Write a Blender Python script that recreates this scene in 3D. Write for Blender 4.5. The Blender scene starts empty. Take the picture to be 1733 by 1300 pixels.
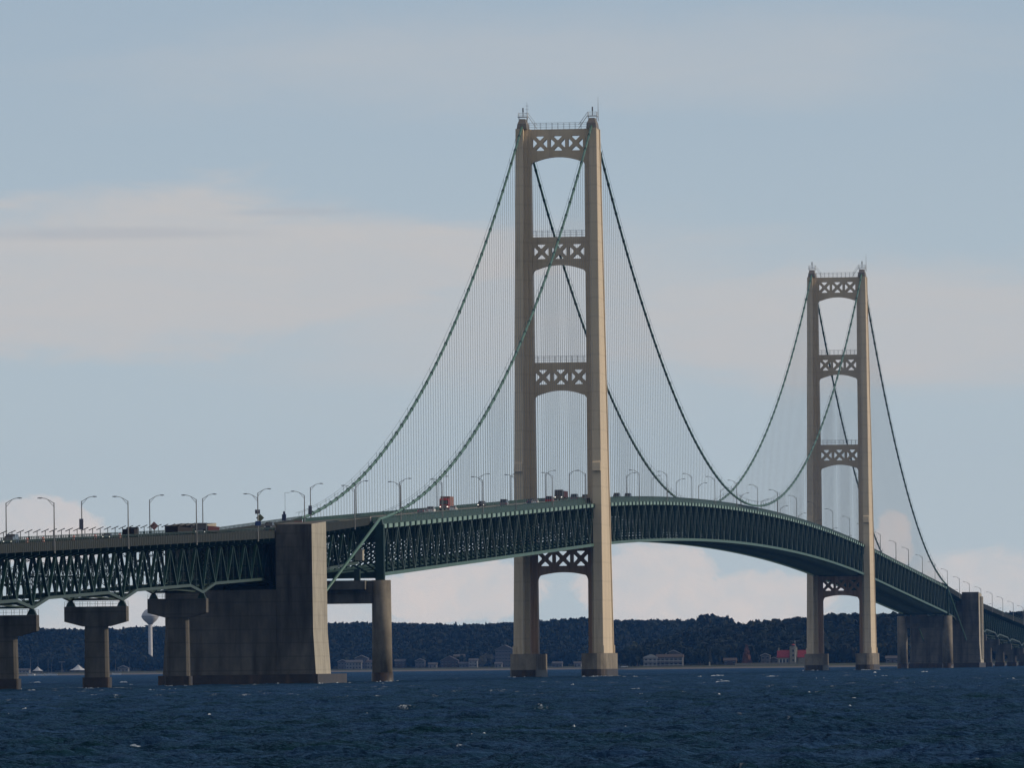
import bpy, math, random
import numpy as np
from mathutils import Vector, Matrix
from mathutils.geometry import tessellate_polygon
R = math.radians
rnd = random.Random(7)
sc = bpy.context.scene
C = sc.collection

# ------------------------------------------------------------------ camera, sky, sun, exposure
CAM = (-2904.85, -289.42, 3.70)
YAW, PITCH, ROLL, FPX = 0.1042801, 0.0285989, -0.0118138, 16660.65
cam_d = bpy.data.cameras.new("camera"); cam = bpy.data.objects.new("camera", cam_d); C.objects.link(cam)
Fv = Vector((math.cos(YAW)*math.cos(PITCH), math.sin(YAW)*math.cos(PITCH), math.sin(PITCH)))
Rv = Vector((math.sin(YAW), -math.cos(YAW), 0)); Uv = Rv.cross(Fv)
r2 = Rv*math.cos(ROLL)+Uv*math.sin(ROLL); u2 = -Rv*math.sin(ROLL)+Uv*math.cos(ROLL)
mw = Matrix(((r2.x, u2.x, -Fv.x, CAM[0]), (r2.y, u2.y, -Fv.y, CAM[1]), (r2.z, u2.z, -Fv.z, CAM[2]), (0, 0, 0, 1)))
cam.matrix_world = mw
cam_d.sensor_width = 36.0; cam_d.lens = FPX/1733*36.0
cam_d.clip_start = 5; cam_d.clip_end = 60000
sc.camera = cam
sc.view_settings.view_transform = 'Standard'
try: sc.view_settings.look = 'None'
except Exception: pass
sc.view_settings.gamma = 1.0
sc.view_settings.exposure = -0.35

SUN_EL = R(21.0); SDX, SDY = 0.20, -0.98          # the sun stands to the right, square to the bridge
sun_d = bpy.data.lights.new("sun", 'SUN'); sun = bpy.data.objects.new("sun", sun_d); C.objects.link(sun)
sun_d.energy = 3.4; sun_d.angle = R(0.5); sun_d.color = (1.0, 0.855, 0.66)
sv = Vector((SDX*math.cos(SUN_EL), SDY*math.cos(SUN_EL), math.sin(SUN_EL)))
sun.rotation_euler = sv.to_track_quat('Z', 'Y').to_euler()

world = bpy.data.worlds.new("World"); sc.world = world; world.use_nodes = True
wt = world.node_tree; wt.nodes.clear()
def wn(t, **k):
    n = wt.nodes.new(t)
    for a, b in k.items(): setattr(n, a, b)
    return n
def wm(op, a, b=None, c=None, clamp=False):
    n = wn('ShaderNodeMath', operation=op, use_clamp=clamp)
    for i, v in enumerate((a, b, c)):
        if v is None: continue
        if isinstance(v, (int, float)): n.inputs[i].default_value = v
        else: wt.links.new(v, n.inputs[i])
    return n.outputs[0]
def wsmooth(v, a, b):
    n = wn('ShaderNodeMapRange', interpolation_type='SMOOTHSTEP')
    wt.links.new(v, n.inputs[0]); n.inputs[1].default_value = a; n.inputs[2].default_value = b
    n.inputs[3].default_value = 0; n.inputs[4].default_value = 1
    return n.outputs[0]
skyn = wn('ShaderNodeTexSky', sky_type='NISHITA', sun_disc=False, sun_elevation=SUN_EL,
          sun_rotation=math.atan2(SDX, SDY), altitude=200, air_density=1.0, dust_density=0.6, ozone_density=2.5)
tint = wn('ShaderNodeMix', data_type='RGBA', blend_type='MULTIPLY'); tint.inputs[0].default_value = 1.0
wt.links.new(skyn.outputs[0], tint.inputs[6]); tint.inputs[7].default_value = (1.0, 1.0, 1.0, 1)
tc = wn('ShaderNodeTexCoord'); sep = wn('ShaderNodeSeparateXYZ'); wt.links.new(tc.outputs['Generated'], sep.inputs[0])
X, Y, Z = sep.outputs
az = wm('SUBTRACT', wm('ARCTAN2', Y, X), YAW)        # azimuth to the left of the bridge's far end
el = wm('ARCSINE', Z)
A = wm('MULTIPLY', az, -16.66); Ev = wm('MULTIPLY', el, 16.66)   # thousandths of the sky: 1 unit = 3.44 degrees
comb = wn('ShaderNodeCombineXYZ'); wt.links.new(A, comb.inputs[0]); wt.links.new(Ev, comb.inputs[1])
def wnoise(sx, sy, detail, rough, off=0.0, dist=0.0):
    mp = wn('ShaderNodeMapping'); wt.links.new(comb.outputs[0], mp.inputs[0])
    mp.inputs['Scale'].default_value = (sx, sy, 1); mp.inputs['Location'].default_value = (off, off*0.7, off*1.3)
    n = wn('ShaderNodeTexNoise'); wt.links.new(mp.outputs[0], n.inputs['Vector'])
    n.inputs['Scale'].default_value = 1.0; n.inputs['Detail'].default_value = detail; n.inputs['Roughness'].default_value = rough
    n.inputs['Distortion'].default_value = dist
    return n.outputs[0]
veil = wn('ShaderNodeMix', data_type='RGBA'); wt.links.new(wm('MULTIPLY', wsmooth(el, R(32), R(2)), 0.80), veil.inputs[0])   # thin high veil of cloud towards the horizon
wt.links.new(tint.outputs[2], veil.inputs[6]); vcol = wn('ShaderNodeMix', data_type='RGBA'); wt.links.new(wsmooth(el, 0.0, R(5)), vcol.inputs[0])
vcol.inputs[6].default_value = (6.9, 8.1, 8.9, 1); vcol.inputs[7].default_value = (4.8, 6.1, 7.7, 1); wt.links.new(vcol.outputs[2], veil.inputs[7])
# unseen broken cloud, added overhead to whiten the ambient light
hmap = wn('ShaderNodeMapping'); wt.links.new(tc.outputs['Generated'], hmap.inputs[0]); hmap.inputs['Scale'].default_value = (2.2, 2.2, 5.0)
hn = wn('ShaderNodeTexNoise'); wt.links.new(hmap.outputs[0], hn.inputs['Vector']); hn.inputs['Scale'].default_value = 1.6; hn.inputs['Detail'].default_value = 6
hi = wn('ShaderNodeMix', data_type='RGBA'); wt.links.new(wm('MULTIPLY', wm('MULTIPLY', wsmooth(hn.outputs[0], 0.38, 0.58), wsmooth(el, R(6), R(16))), 0.85), hi.inputs[0])
wt.links.new(veil.outputs[2], hi.inputs[6]); hi.inputs[7].default_value = (7.6, 7.3, 7.0, 1)
n_soft = wnoise(2.6, 9.0, 8, 0.6, 3.1, 0.5)
n_puff = wnoise(9.0, 11.0, 9, 0.62, 8.7, 0.5)
n_wisp = wnoise(3.0, 26.0, 5, 0.55, 1.7)
def patch(cx, cy, rx, ry, edge, noise, amt):
    """a cloud: soft ellipse in azimuth/elevation, its edge broken by noise"""
    dx = wm('DIVIDE', wm('SUBTRACT', A, cx), rx); dy = wm('DIVIDE', wm('SUBTRACT', Ev, cy), ry)
    r = wm('SQRT', wm('ADD', wm('MULTIPLY', dx, dx), wm('MULTIPLY', dy, dy)))
    r = wm('ADD', r, wm('MULTIPLY', wm('SUBTRACT', noise, 0.5), amt))
    return wsmooth(r, 1.0+edge, 1.0-edge)
def wmax(lst):
    o = lst[0]
    for v in lst[1:]: o = wm('MAXIMUM', o, v)
    return o
CLOUDS = []   # filled as (azimuth, elevation, half width, half height, softness, noise, amount, strength)
strat = wmax([wm('MULTIPLY', patch(-0.60, 0.665, 0.66, 0.130, 0.28, n_soft, 1.5), 0.85),
              wm('MULTIPLY', patch(0.02, 0.60, 0.50, 0.13, 0.7, n_soft, 1.4), 0.60),
              wm('MULTIPLY', patch(0.62, 0.565, 0.55, 0.10, 0.4, n_soft, 1.5), 0.78),
              wm('MULTIPLY', patch(0.15, 1.02, 0.70, 0.07, 0.8, n_soft, 2.0), 0.35)])
puff = wmax([wm('MULTIPLY', patch(-0.81, 0.235, 0.125, 0.055, 0.12, n_puff, 1.5), 0.75),
             wm('MULTIPLY', patch(-0.10, 0.125, 0.15, 0.05, 0.12, n_puff, 1.6), 0.80),
             wm('MULTIPLY', patch(0.23, 0.13, 0.12, 0.075, 0.12, n_puff, 1.6), 0.80),
             wm('MULTIPLY', patch(0.40, 0.10, 0.16, 0.05, 0.12, n_puff, 1.6), 0.78),
             wm('MULTIPLY', patch(0.64, 0.20, 0.035, 0.055, 0.12, n_puff, 1.2), 0.80),
             wm('MULTIPLY', patch(0.80, 0.13, 0.14, 0.05, 0.3, n_puff, 1.6), 0.70),
             wm('MULTIPLY', patch(-0.50, 0.08, 0.30, 0.05, 0.4, n_puff, 1.6), 0.60)])
strat = wm('MULTIPLY', strat, wm('ADD', 0.52, wm('MULTIPLY', wnoise(3.4, 15.0, 8, 0.6, 14.9, 0.6), 0.85)), clamp=True)
puff = wm('MULTIPLY', puff, wm('ADD', 0.02, wm('MULTIPLY', wnoise(13.0, 15.0, 8, 0.62, 21.3, 0.4), 1.8)), clamp=True)
grey = wmax([wm('MULTIPLY', patch(-0.69, 0.738, 0.20, 0.009, 0.7, n_wisp, 1.8), 0.36), wm('MULTIPLY', patch(-0.37, 0.772, 0.09, 0.006, 0.8, n_wisp, 1.8), 0.28)])   # the dark wisp on the cloud's top
mixc = wn('ShaderNodeMix', data_type='RGBA'); wt.links.new(strat, mixc.inputs[0])
wt.links.new(hi.outputs[2], mixc.inputs[6]); mixc.inputs[7].default_value = (7.3, 7.1, 6.95, 1)
mixp = wn('ShaderNodeMix', data_type='RGBA'); wt.links.new(puff, mixp.inputs[0])
wt.links.new(mixc.outputs[2], mixp.inputs[6]); mixp.inputs[7].default_value = (8.9, 8.15, 7.7, 1)
mixg = wn('ShaderNodeMix', data_type='RGBA'); wt.links.new(grey, mixg.inputs[0])
wt.links.new(mixp.outputs[2], mixg.inputs[6]); mixg.inputs[7].default_value = (5.0, 5.4, 6.0, 1)
bg = wn('ShaderNodeBackground'); bg.inputs[1].default_value = 0.10
wt.links.new(mixg.outputs[2], bg.inputs[0])
wo = wn('ShaderNodeOutputWorld'); wt.links.new(bg.outputs[0], wo.inputs[0])

# ------------------------------------------------------------------ materials
MATS = {}
def mat(name, col, rough=0.6, var=0.15, scale=0.5, stretch=(1, 1, 1), metal=0.0, stain=None, joints=None, jamt=0.16, emit=None, spec=0.4):
    """painted/concrete surface: base colour with noise, optional streak stain (colour, amount, scale xyz, threshold)
       and optional horizontal pour joints (spacing in metres)"""
    m = bpy.data.materials.new(name); m.use_nodes = True; t = m.node_tree; b = t.nodes['Principled BSDF']
    b.inputs['Roughness'].default_value = rough; b.inputs['Metallic'].default_value = metal
    b.inputs['Specular IOR Level'].default_value = spec
    geo = t.nodes.new('ShaderNodeNewGeometry')
    def noise(sc_, st, det=5):
        mp = t.nodes.new('ShaderNodeMapping'); t.links.new(geo.outputs['Position'], mp.inputs[0])
        mp.inputs['Scale'].default_value = (st[0]*sc_, st[1]*sc_, st[2]*sc_)
        n = t.nodes.new('ShaderNodeTexNoise'); t.links.new(mp.outputs[0], n.inputs['Vector'])
        n.inputs['Scale'].default_value = 1; n.inputs['Detail'].default_value = det; n.inputs['Roughness'].default_value = 0.6
        return n.outputs[0]
    r = t.nodes.new('ShaderNodeValToRGB'); t.links.new(noise(scale, stretch), r.inputs[0])
    lo = [max(0, c*(1-var)) for c in col]; hi = [min(1, c*(1+var)) for c in col]
    r.color_ramp.elements[0].position = 0.3; r.color_ramp.elements[1].position = 0.7
    r.color_ramp.elements[0].color = (*lo, 1); r.color_ramp.elements[1].color = (*hi, 1)
    out = r.outputs[0]
    if stain:
        scol, amt, sst, th = stain
        rr = t.nodes.new('ShaderNodeValToRGB'); t.links.new(noise(1.0, sst, 6), rr.inputs[0])
        rr.color_ramp.elements[0].position = th; rr.color_ramp.elements[1].position = th+0.22
        rr.color_ramp.elements[0].color = (0, 0, 0, 1); rr.color_ramp.elements[1].color = (amt, amt, amt, 1)
        mx = t.nodes.new('ShaderNodeMix'); mx.data_type = 'RGBA'
        t.links.new(rr.outputs[0], mx.inputs[0]); t.links.new(out, mx.inputs[6]); mx.inputs[7].default_value = (*scol, 1)
        out = mx.outputs[2]
    if joints:
        sp = t.nodes.new('ShaderNodeSeparateXYZ'); t.links.new(geo.outputs['Position'], sp.inputs[0])
        f = t.nodes.new('ShaderNodeMath'); f.operation = 'DIVIDE'; t.links.new(sp.outputs[2], f.inputs[0]); f.inputs[1].default_value = joints
        f2 = t.nodes.new('ShaderNodeMath'); f2.operation = 'FRACT'; t.links.new(f.outputs[0], f2.inputs[0])
        f3 = t.nodes.new('ShaderNodeMath'); f3.operation = 'LESS_THAN'; t.links.new(f2.outputs[0], f3.inputs[0]); f3.inputs[1].default_value = 0.10
        f4 = t.nodes.new('ShaderNodeMath'); f4.operation = 'MULTIPLY'; t.links.new(f3.outputs[0], f4.inputs[0]); f4.inputs[1].default_value = jamt
        mx = t.nodes.new('ShaderNodeMix'); mx.data_type = 'RGBA'
        t.links.new(f4.outputs[0], mx.inputs[0]); t.links.new(out, mx.inputs[6]); mx.inputs[7].default_value = (col[0]*.35, col[1]*.33, col[2]*.3, 1)
        out = mx.outputs[2]
    t.links.new(out, b.inputs['Base Color'])
    if emit:
        b.inputs['Emission Color'].default_value = (*emit[0], 1); b.inputs['Emission Strength'].default_value = emit[1]
    MATS[name] = m
    return m
m_tower = mat('ivory_paint', (0.55, 0.445, 0.31), 0.55, 0.09, 0.12, (1, 1, .3), stain=((0.20, 0.14, 0.09), 0.5, (.5, .5, .02), 0.54), joints=5.6, jamt=0.13)
m_rust = mat('rusty_ivory_paint', (0.48, 0.315, 0.20), 0.6, 0.25, 0.3, (1, 1, .15), stain=((0.17, 0.07, 0.035), 0.6, (.8, .8, .03), 0.5))
m_conc = mat('shaded_weathered_concrete', (0.108, 0.100, 0.087), 0.85, 0.30, 0.35, (1, 1, .5), stain=((0.026, 0.023, 0.021), 0.85, (.24, .24, .025), 0.46), joints=3.05, jamt=0.30, spec=0.2)  # grime streaks, with the anchor front's shade darkened into the base colour
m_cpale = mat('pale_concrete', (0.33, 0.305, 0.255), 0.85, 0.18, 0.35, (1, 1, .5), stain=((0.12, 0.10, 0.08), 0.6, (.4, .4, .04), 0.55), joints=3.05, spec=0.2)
m_wet = mat('dark_waterline_concrete', (0.030, 0.024, 0.021), 0.5, 0.35, 0.6, stain=((0.11, 0.06, 0.04), 0.5, (.6, .6, .2), 0.52), spec=0.3)
m_green = mat('green_steel', (0.008, 0.035, 0.026), 0.5, 0.25, 0.4, spec=0.3)
m_olive = mat('dull_green_steel', (0.034, 0.058, 0.049), 0.5, 0.18, 0.3, spec=0.3)
m_chordb = mat('mid_green_steel', (0.055, 0.110, 0.090), 0.5, 0.2, 0.3, spec=0.3)  # lighter green for the bottom chords of the suspended spans
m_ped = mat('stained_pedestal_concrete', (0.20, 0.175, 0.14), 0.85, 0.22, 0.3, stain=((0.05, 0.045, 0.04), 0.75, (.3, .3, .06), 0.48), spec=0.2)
m_chord = mat('sunlit_green_steel', (0.175, 0.275, 0.24), 0.5, 0.18, 0.3, spec=0.4)  # truss green lightened to carry the sun on the top chords
m_cable = mat('green_cable_paint', (0.055, 0.13, 0.10), 0.5, 0.12, 0.5)
m_web = mat('web_green_steel', (0.055, 0.088, 0.075), 0.5, 0.15, 0.3, spec=0.3)
m_deep = mat('deep_green_steel', (0.005, 0.037, 0.025), 0.5, 0.2, 0.3, spec=0.3)
m_sad = mat('dull_saddle_paint', (0.17, 0.15, 0.13), 0.6, 0.15)
m_band = mat('dark_green_band', (0.011, 0.036, 0.028), 0.5, 0.1)
m_rope = mat('wire_rope', (0.22, 0.225, 0.22), 0.5, 0.1)
m_deck = mat('bridge_road', (0.10, 0.097, 0.092), 0.8, 0.2, 0.6, spec=0.25)
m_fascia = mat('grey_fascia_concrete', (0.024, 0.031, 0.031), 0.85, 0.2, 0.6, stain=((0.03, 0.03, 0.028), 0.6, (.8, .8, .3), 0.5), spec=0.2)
m_galv = mat('galvanised_steel', (0.20, 0.20, 0.20), 0.5, 0.1, 1.0, metal=0.3)
m_head = mat('lamp_head_metal', (0.10, 0.10, 0.11), 0.45, 0.1)
m_white = mat('white_paint', (0.70, 0.70, 0.68), 0.5, 0.05)
m_black = mat('black_rubber', (0.015, 0.015, 0.016), 0.8, 0.1)
m_glass = mat('dark_glass', (0.02, 0.025, 0.03), 0.15, 0.05, spec=0.6)
m_lit = mat('lit_headlight', (0.9, 0.9, 0.85), 0.3, 0.02, emit=((1.0, 0.93, 0.78), 1.8))
m_tail = mat('red_lens', (0.45, 0.02, 0.02), 0.3, 0.05)
m_orange = mat('orange_plastic', (0.50, 0.07, 0.03), 0.6, 0.1)

# ------------------------------------------------------------------ mesh helpers
class MB:
    def __init__(s): s.v = []; s.f = []; s.m = []
    def add(s, vs, fs, mi=0):
        o = len(s.v); s.v += [tuple(p) for p in vs]; s.f += [tuple(i+o for i in f) for f in fs]; s.m += [mi]*len(fs)
    def hexa(s, p, mi=0):      # 8 points: bottom ring, top ring
        s.add(p, [(3, 2, 1, 0), (4, 5, 6, 7), (0, 1, 5, 4), (1, 2, 6, 5), (2, 3, 7, 6), (3, 0, 4, 7)], mi)
    def box(s, x0, x1, y0, y1, z0, z1, mi=0):
        s.hexa([(x0, y0, z0), (x1, y0, z0), (x1, y1, z0), (x0, y1, z0), (x0, y0, z1), (x1, y0, z1), (x1, y1, z1), (x0, y1, z1)], mi)
    def beam(s, p, q, w, h, mi=0, side=None):   # bar p->q; w along 'side' (default: horizontal across it), h across both
        p = Vector(p); q = Vector(q); d = (q-p).normalized()
        if side is None:
            side = Vector((0, 1, 0)) if abs(d.y) < 0.9 else Vector((1, 0, 0))
        a = Vector(side); a = (a-d*a.dot(d)).normalized()*(w/2); b = d.cross(a).normalized()*(h/2)
        s.hexa([p-a-b, p+a-b, p+a+b, p-a+b, q-a-b, q+a-b, q+a+b, q-a+b], mi)
    def laced(s, p, q, w, h, side=(0, 1, 0), step=1.0, mi=0):   # two channels w apart along side, zigzag bars between
        p = Vector(p); q = Vector(q); d = q-p; L = d.length; d = d/L
        a = Vector(side); a = (a-d*a.dot(d)).normalized()
        t = w*0.22
        for k in (-1, 1): s.beam(p+a*k*(w-t)/2, q+a*k*(w-t)/2, t, h, mi, side)
        n = max(2, int(L/step)); g = (w-t)/2
        for i in range(n):
            k = 1 if i % 2 else -1
            s.beam(p+d*(L*i/n)+a*k*g, p+d*(L*(i+1)/n)-a*k*g, 0.12, 0.10, mi, tuple(d))
    def tube(s, pts, r, n=6, mi=0, cap=True):
        pts = [Vector(p) for p in pts]; rings = []
        rr = r if isinstance(r, (list, tuple)) else [r]*len(pts)
        for i, p in enumerate(pts):
            d = (pts[min(i+1, len(pts)-1)]-pts[max(i-1, 0)]).normalized()
            up = Vector((0, 0, 1)) if abs(d.z) < 0.9 else Vector((1, 0, 0))
            a = d.cross(up).normalized(); b = a.cross(d).normalized()
            rings.append([p+a*math.cos(6.28318*k/n)*rr[i]+b*math.sin(6.28318*k/n)*rr[i] for k in range(n)])
        vs = [v for g in rings for v in g]; fs = []
        for i in range(len(pts)-1):
            for k in range(n):
                fs.append((i*n+k, i*n+(k+1) % n, (i+1)*n+(k+1) % n, (i+1)*n+k))
        if cap: fs += [tuple(range(n-1, -1, -1)), tuple((len(pts)-1)*n+k for k in range(n))]
        s.add(vs, fs, mi)
    def loft(s, sections, mi=0, cap=True):    # equal-length closed polygons
        n = len(sections[0]); vs = [p for g in sections for p in g]; fs = []
        for i in range(len(sections)-1):
            for k in range(n):
                fs.append((i*n+k, i*n+(k+1) % n, (i+1)*n+(k+1) % n, (i+1)*n+k))
        s.add(vs, fs, mi)
        if cap:
            for g, flip in ((sections[0], True), (sections[-1], False)):
                tri = tessellate_polygon([[Vector(p) for p in g]])
                s.add(g, [t[::-1] if flip else t for t in tri], mi)
    def plate(s, loops, x0, x1, mi=0):        # loops of (y,z): outline then holes; extruded along x
        flat = [p for l in loops for p in l]
        tri = tessellate_polygon([[Vector((y, z, 0)) for y, z in l] for l in loops])
        s.add([(x0, y, z) for y, z in flat], tri, mi); s.add([(x1, y, z) for y, z in flat], tri, mi)
        for l in loops:
            n = len(l); s.add([(x0, y, z) for y, z in l]+[(x1, y, z) for y, z in l], [(k, (k+1) % n, n+(k+1) % n, n+k) for k in range(n)], mi)
    def build(s, name, mats, parent=None, org=(0, 0, 0), smooth=False):
        me = bpy.data.meshes.new(name); ox, oy, oz = org
        me.from_pydata([(x-ox, y-oy, z-oz) for x, y, z in s.v], [], s.f)
        for m in (mats if isinstance(mats, (list, tuple)) else [mats]): me.materials.append(m)
        if any(s.m): me.polygons.foreach_set('material_index', s.m)
        if smooth: me.polygons.foreach_set('use_smooth', [True]*len(s.f))
        import bmesh
        bm = bmesh.new(); bm.from_mesh(me); bmesh.ops.recalc_face_normals(bm, faces=bm.faces); bm.to_mesh(me); bm.free()
        o = bpy.data.objects.new(name, me); C.objects.link(o)
        if parent is not None: o.parent = parent
        else: o.location = org
        return o
def tag(o, label=None, cat=None, group=None, kind=None):
    if label: o['label'] = label
    if cat: o['category'] = cat
    if group: o['group'] = group
    if kind: o['kind'] = kind
    return o
def empty(name, loc, label, cat, group=None, rz=0.0):
    o = bpy.data.objects.new(name, None); C.objects.link(o); o.location = loc; o.rotation_euler = (0, 0, rz)
    o.empty_display_size = 1
    return tag(o, label, cat, group)
def copy_tree(o, parent=None):
    c = o.copy(); C.objects.link(c)
    if parent is not None: c.parent = parent
    for ch in list(o.children): copy_tree(ch, c)
    return c
ORD = ['first', 'second', 'third', 'fourth', 'fifth', 'sixth', 'seventh', 'eighth', 'ninth', 'tenth', 'eleventh', 'twelfth', 'thirteenth', 'fourteenth', 'fifteenth', 'sixteenth', 'seventeenth', 'eighteenth', 'nineteenth', 'twentieth']

# ------------------------------------------------------------------ bridge lines (x along the bridge, y across, z up; near tower at x = 0)
MAIN, SIDE = 1158.2, 548.6
APP_SL = 0.0188
XA, XB = -709.5, -552.0                # approach trusses end / cable bent
def chord(x):
    if x > MAIN/2: x = MAIN-x
    if x <= 0: return 50.9+0.0243*x
    t = x/MAIN
    return 50.9+4*6.3*t*(1-t)
def rail(x):
    if x > MAIN/2: x = MAIN-x
    if x >= XB: return chord(x)+2.2
    zb = chord(XB)+2.2
    if x >= XA: return 34.8+(zb-34.8)*(x-XA)/(XB-XA)
    return 34.8+APP_SL*(x-XA)
def road(x): return rail(x)-0.85

# ------------------------------------------------------------------ suspended spans: stiffening trusses, deck, floor trusses
TY = 10.36
def suspended_span(x0, x1, n, label):
    org = ((x0+x1)/2, 0, chord((x0+x1)/2))
    root = empty('suspended_span', org, label, 'bridge span', 'suspended truss spans of the bridge')
    xs = [x0+(x1-x0)*i/n for i in range(n+1)]
    dz = 11.6
    for s in (-1, 1):
        y = s*TY
        st = MB()
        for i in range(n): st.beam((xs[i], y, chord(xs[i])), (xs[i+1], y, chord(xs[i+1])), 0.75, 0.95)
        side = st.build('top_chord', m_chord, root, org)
        bc = MB()
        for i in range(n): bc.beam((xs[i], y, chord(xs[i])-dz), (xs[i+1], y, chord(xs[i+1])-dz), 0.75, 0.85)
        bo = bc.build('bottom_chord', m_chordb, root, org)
        for i in range(n+1):
            x = xs[i]; z = chord(x)
            if 0 < i < n or True:
                b = MB(); b.beam((x, y, z-dz+.42), (x, y, z-.47), 0.5, 0.28, 0, (0, 1, 0)); b.build('vertical', m_green, side, org)
            b = MB(); k = s*0.36
            b.box(x-1.2, x+1.2, y+min(k, k+s*.30), y+max(k, k+s*.30), z-.62, z+.55)
            b.build('hanger_bracket', m_green, side, org)
            if i < n:
                up = i % 2 == 0
                p = (x, y, (z-dz+.3) if up else z-.3); q = (xs[i+1], y, chord(xs[i+1])-(0.3 if up else dz-.3))
                b = MB(); b.laced(p, q, 0.50, 0.42, step=1.3); b.build('diagonal', m_web, bo, org)
    for i in range(n+1):
        x = xs[i]; z = chord(x); b = MB(); w = TY-.4
        b.beam((x, -w, z+.1), (x, w, z+.1), 0.45, 0.6, 0, (1, 0, 0))
        b.beam((x, -w, z-3.6), (x, w, z-3.6), 0.4, 0.45, 0, (1, 0, 0))
        b.beam((x, -w, z-dz+.05), (x, w, z-dz+.05), 0.45, 0.4, 0, (1, 0, 0))
        m = 10
        for j in range(m):
            ya, yb = -w+2*w*j/m, -w+2*w*(j+1)/m
            b.beam((x, ya, z-3.4 if j % 2 else z-.2), (x, yb, z-.2 if j % 2 else z-3.4), 0.25, 0.36, 0, (1, 0, 0))
        for k in (-1, 1):
            b.beam((x, 0, z-3.8), (x, k*(w-.2), z-dz+.4), 0.42, 0.3, 0, (0, 1, 0))
        b.build('floor_truss', m_green, root, org)
    # deck slab with stringers
    d = MB(); nn = max(2, n//2)
    xx = [x0+(x1-x0)*i/nn for i in range(nn+1)]
    for i in range(nn):
        a, b2 = xx[i], xx[i+1]; za, zb = road(a), road(b2)
        d.hexa([(a, -8.2, za-.35), (b2, -8.2, zb-.35), (b2, 8.2, zb-.35), (a, 8.2, za-.35), (a, -8.2, za), (b2, -8.2, zb), (b2, 8.2, zb), (a, 8.2, za)])
        for ys in (-7.8, -5.2, -2.6, 0, 2.6, 5.2, 7.8):
            d.beam((a, ys, za-.75), (b2, ys, zb-.75), 0.35, 0.8, 1)
    dk = d.build('deck', [m_deck, m_deep], root, org)
    for yy in (0,):
        mk = MB()
        for i in range(nn): mk.beam((xx[i], 0, road(xx[i])+.16), (xx[i+1], 0, road(xx[i+1])+.16), 0.5, 0.32)
        mk.build('median_curb', m_cpale, dk, org)
    for s in (-1, 1):
        r = MB()
        for i in range(nn):
            a, b2 = xx[i], xx[i+1]; za, zb = road(a), road(b2); y = s*8.35
            r.beam((a, y, za+.12), (b2, y, zb+.12), 0.25, 0.45)
            r.beam((a, s*8.5, za-.55), (b2, s*8.5, zb-.55), 0.3, 0.85)
            for h, t in ((.38, .15), (.54, .12), (.68, .12), (.82, .13)): r.beam((a, y, za+h), (b2, y, zb+h), 0.12, t)
            m = max(1, int((b2-a)/2.9))
            for j in range(m):
                u = a+(b2-a)*j/m; zu = road(u); r.box(u-.07, u+.07, y-.1, y+.1, zu, zu+.85)
        r.build('railing', m_deep, root, org)
        wk = MB()
        for i in range(nn):
            a, b2 = xx[i], xx[i+1]
            wk.beam((a, s*9.3, chord(a)+.62), (b2, s*9.3, chord(b2)+.62), 1.3, 0.22)
        wk.build('catwalk', m_deep, root, org)
    lb = MB()
    for i in range(n):
        za, zb = chord(xs[i])-dz, chord(xs[i+1])-dz
        for k in (-1, 1): lb.beam((xs[i], -k*9.9, za-.1), (xs[i+1], k*9.9, zb-.1), 0.4, 0.35)
        for ys in (-5, 0, 5): lb.beam((xs[i], ys, za+.5), (xs[i+1], ys, zb+.5), 0.3, 0.4)
    lb.build('bottom_bracing', m_green, root, org)
    return root
suspended_span(-SIDE+1.2, -2.2, 46, 'green truss side span between the near cable bent and the near tower')
suspended_span(2.2, MAIN-2.2, 98, 'long arched green truss main span between the two tall towers')
suspended_span(MAIN+2.2, MAIN+SIDE-1.2, 46, 'dark green truss side span beyond the far tower, dropping away to the right')

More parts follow.
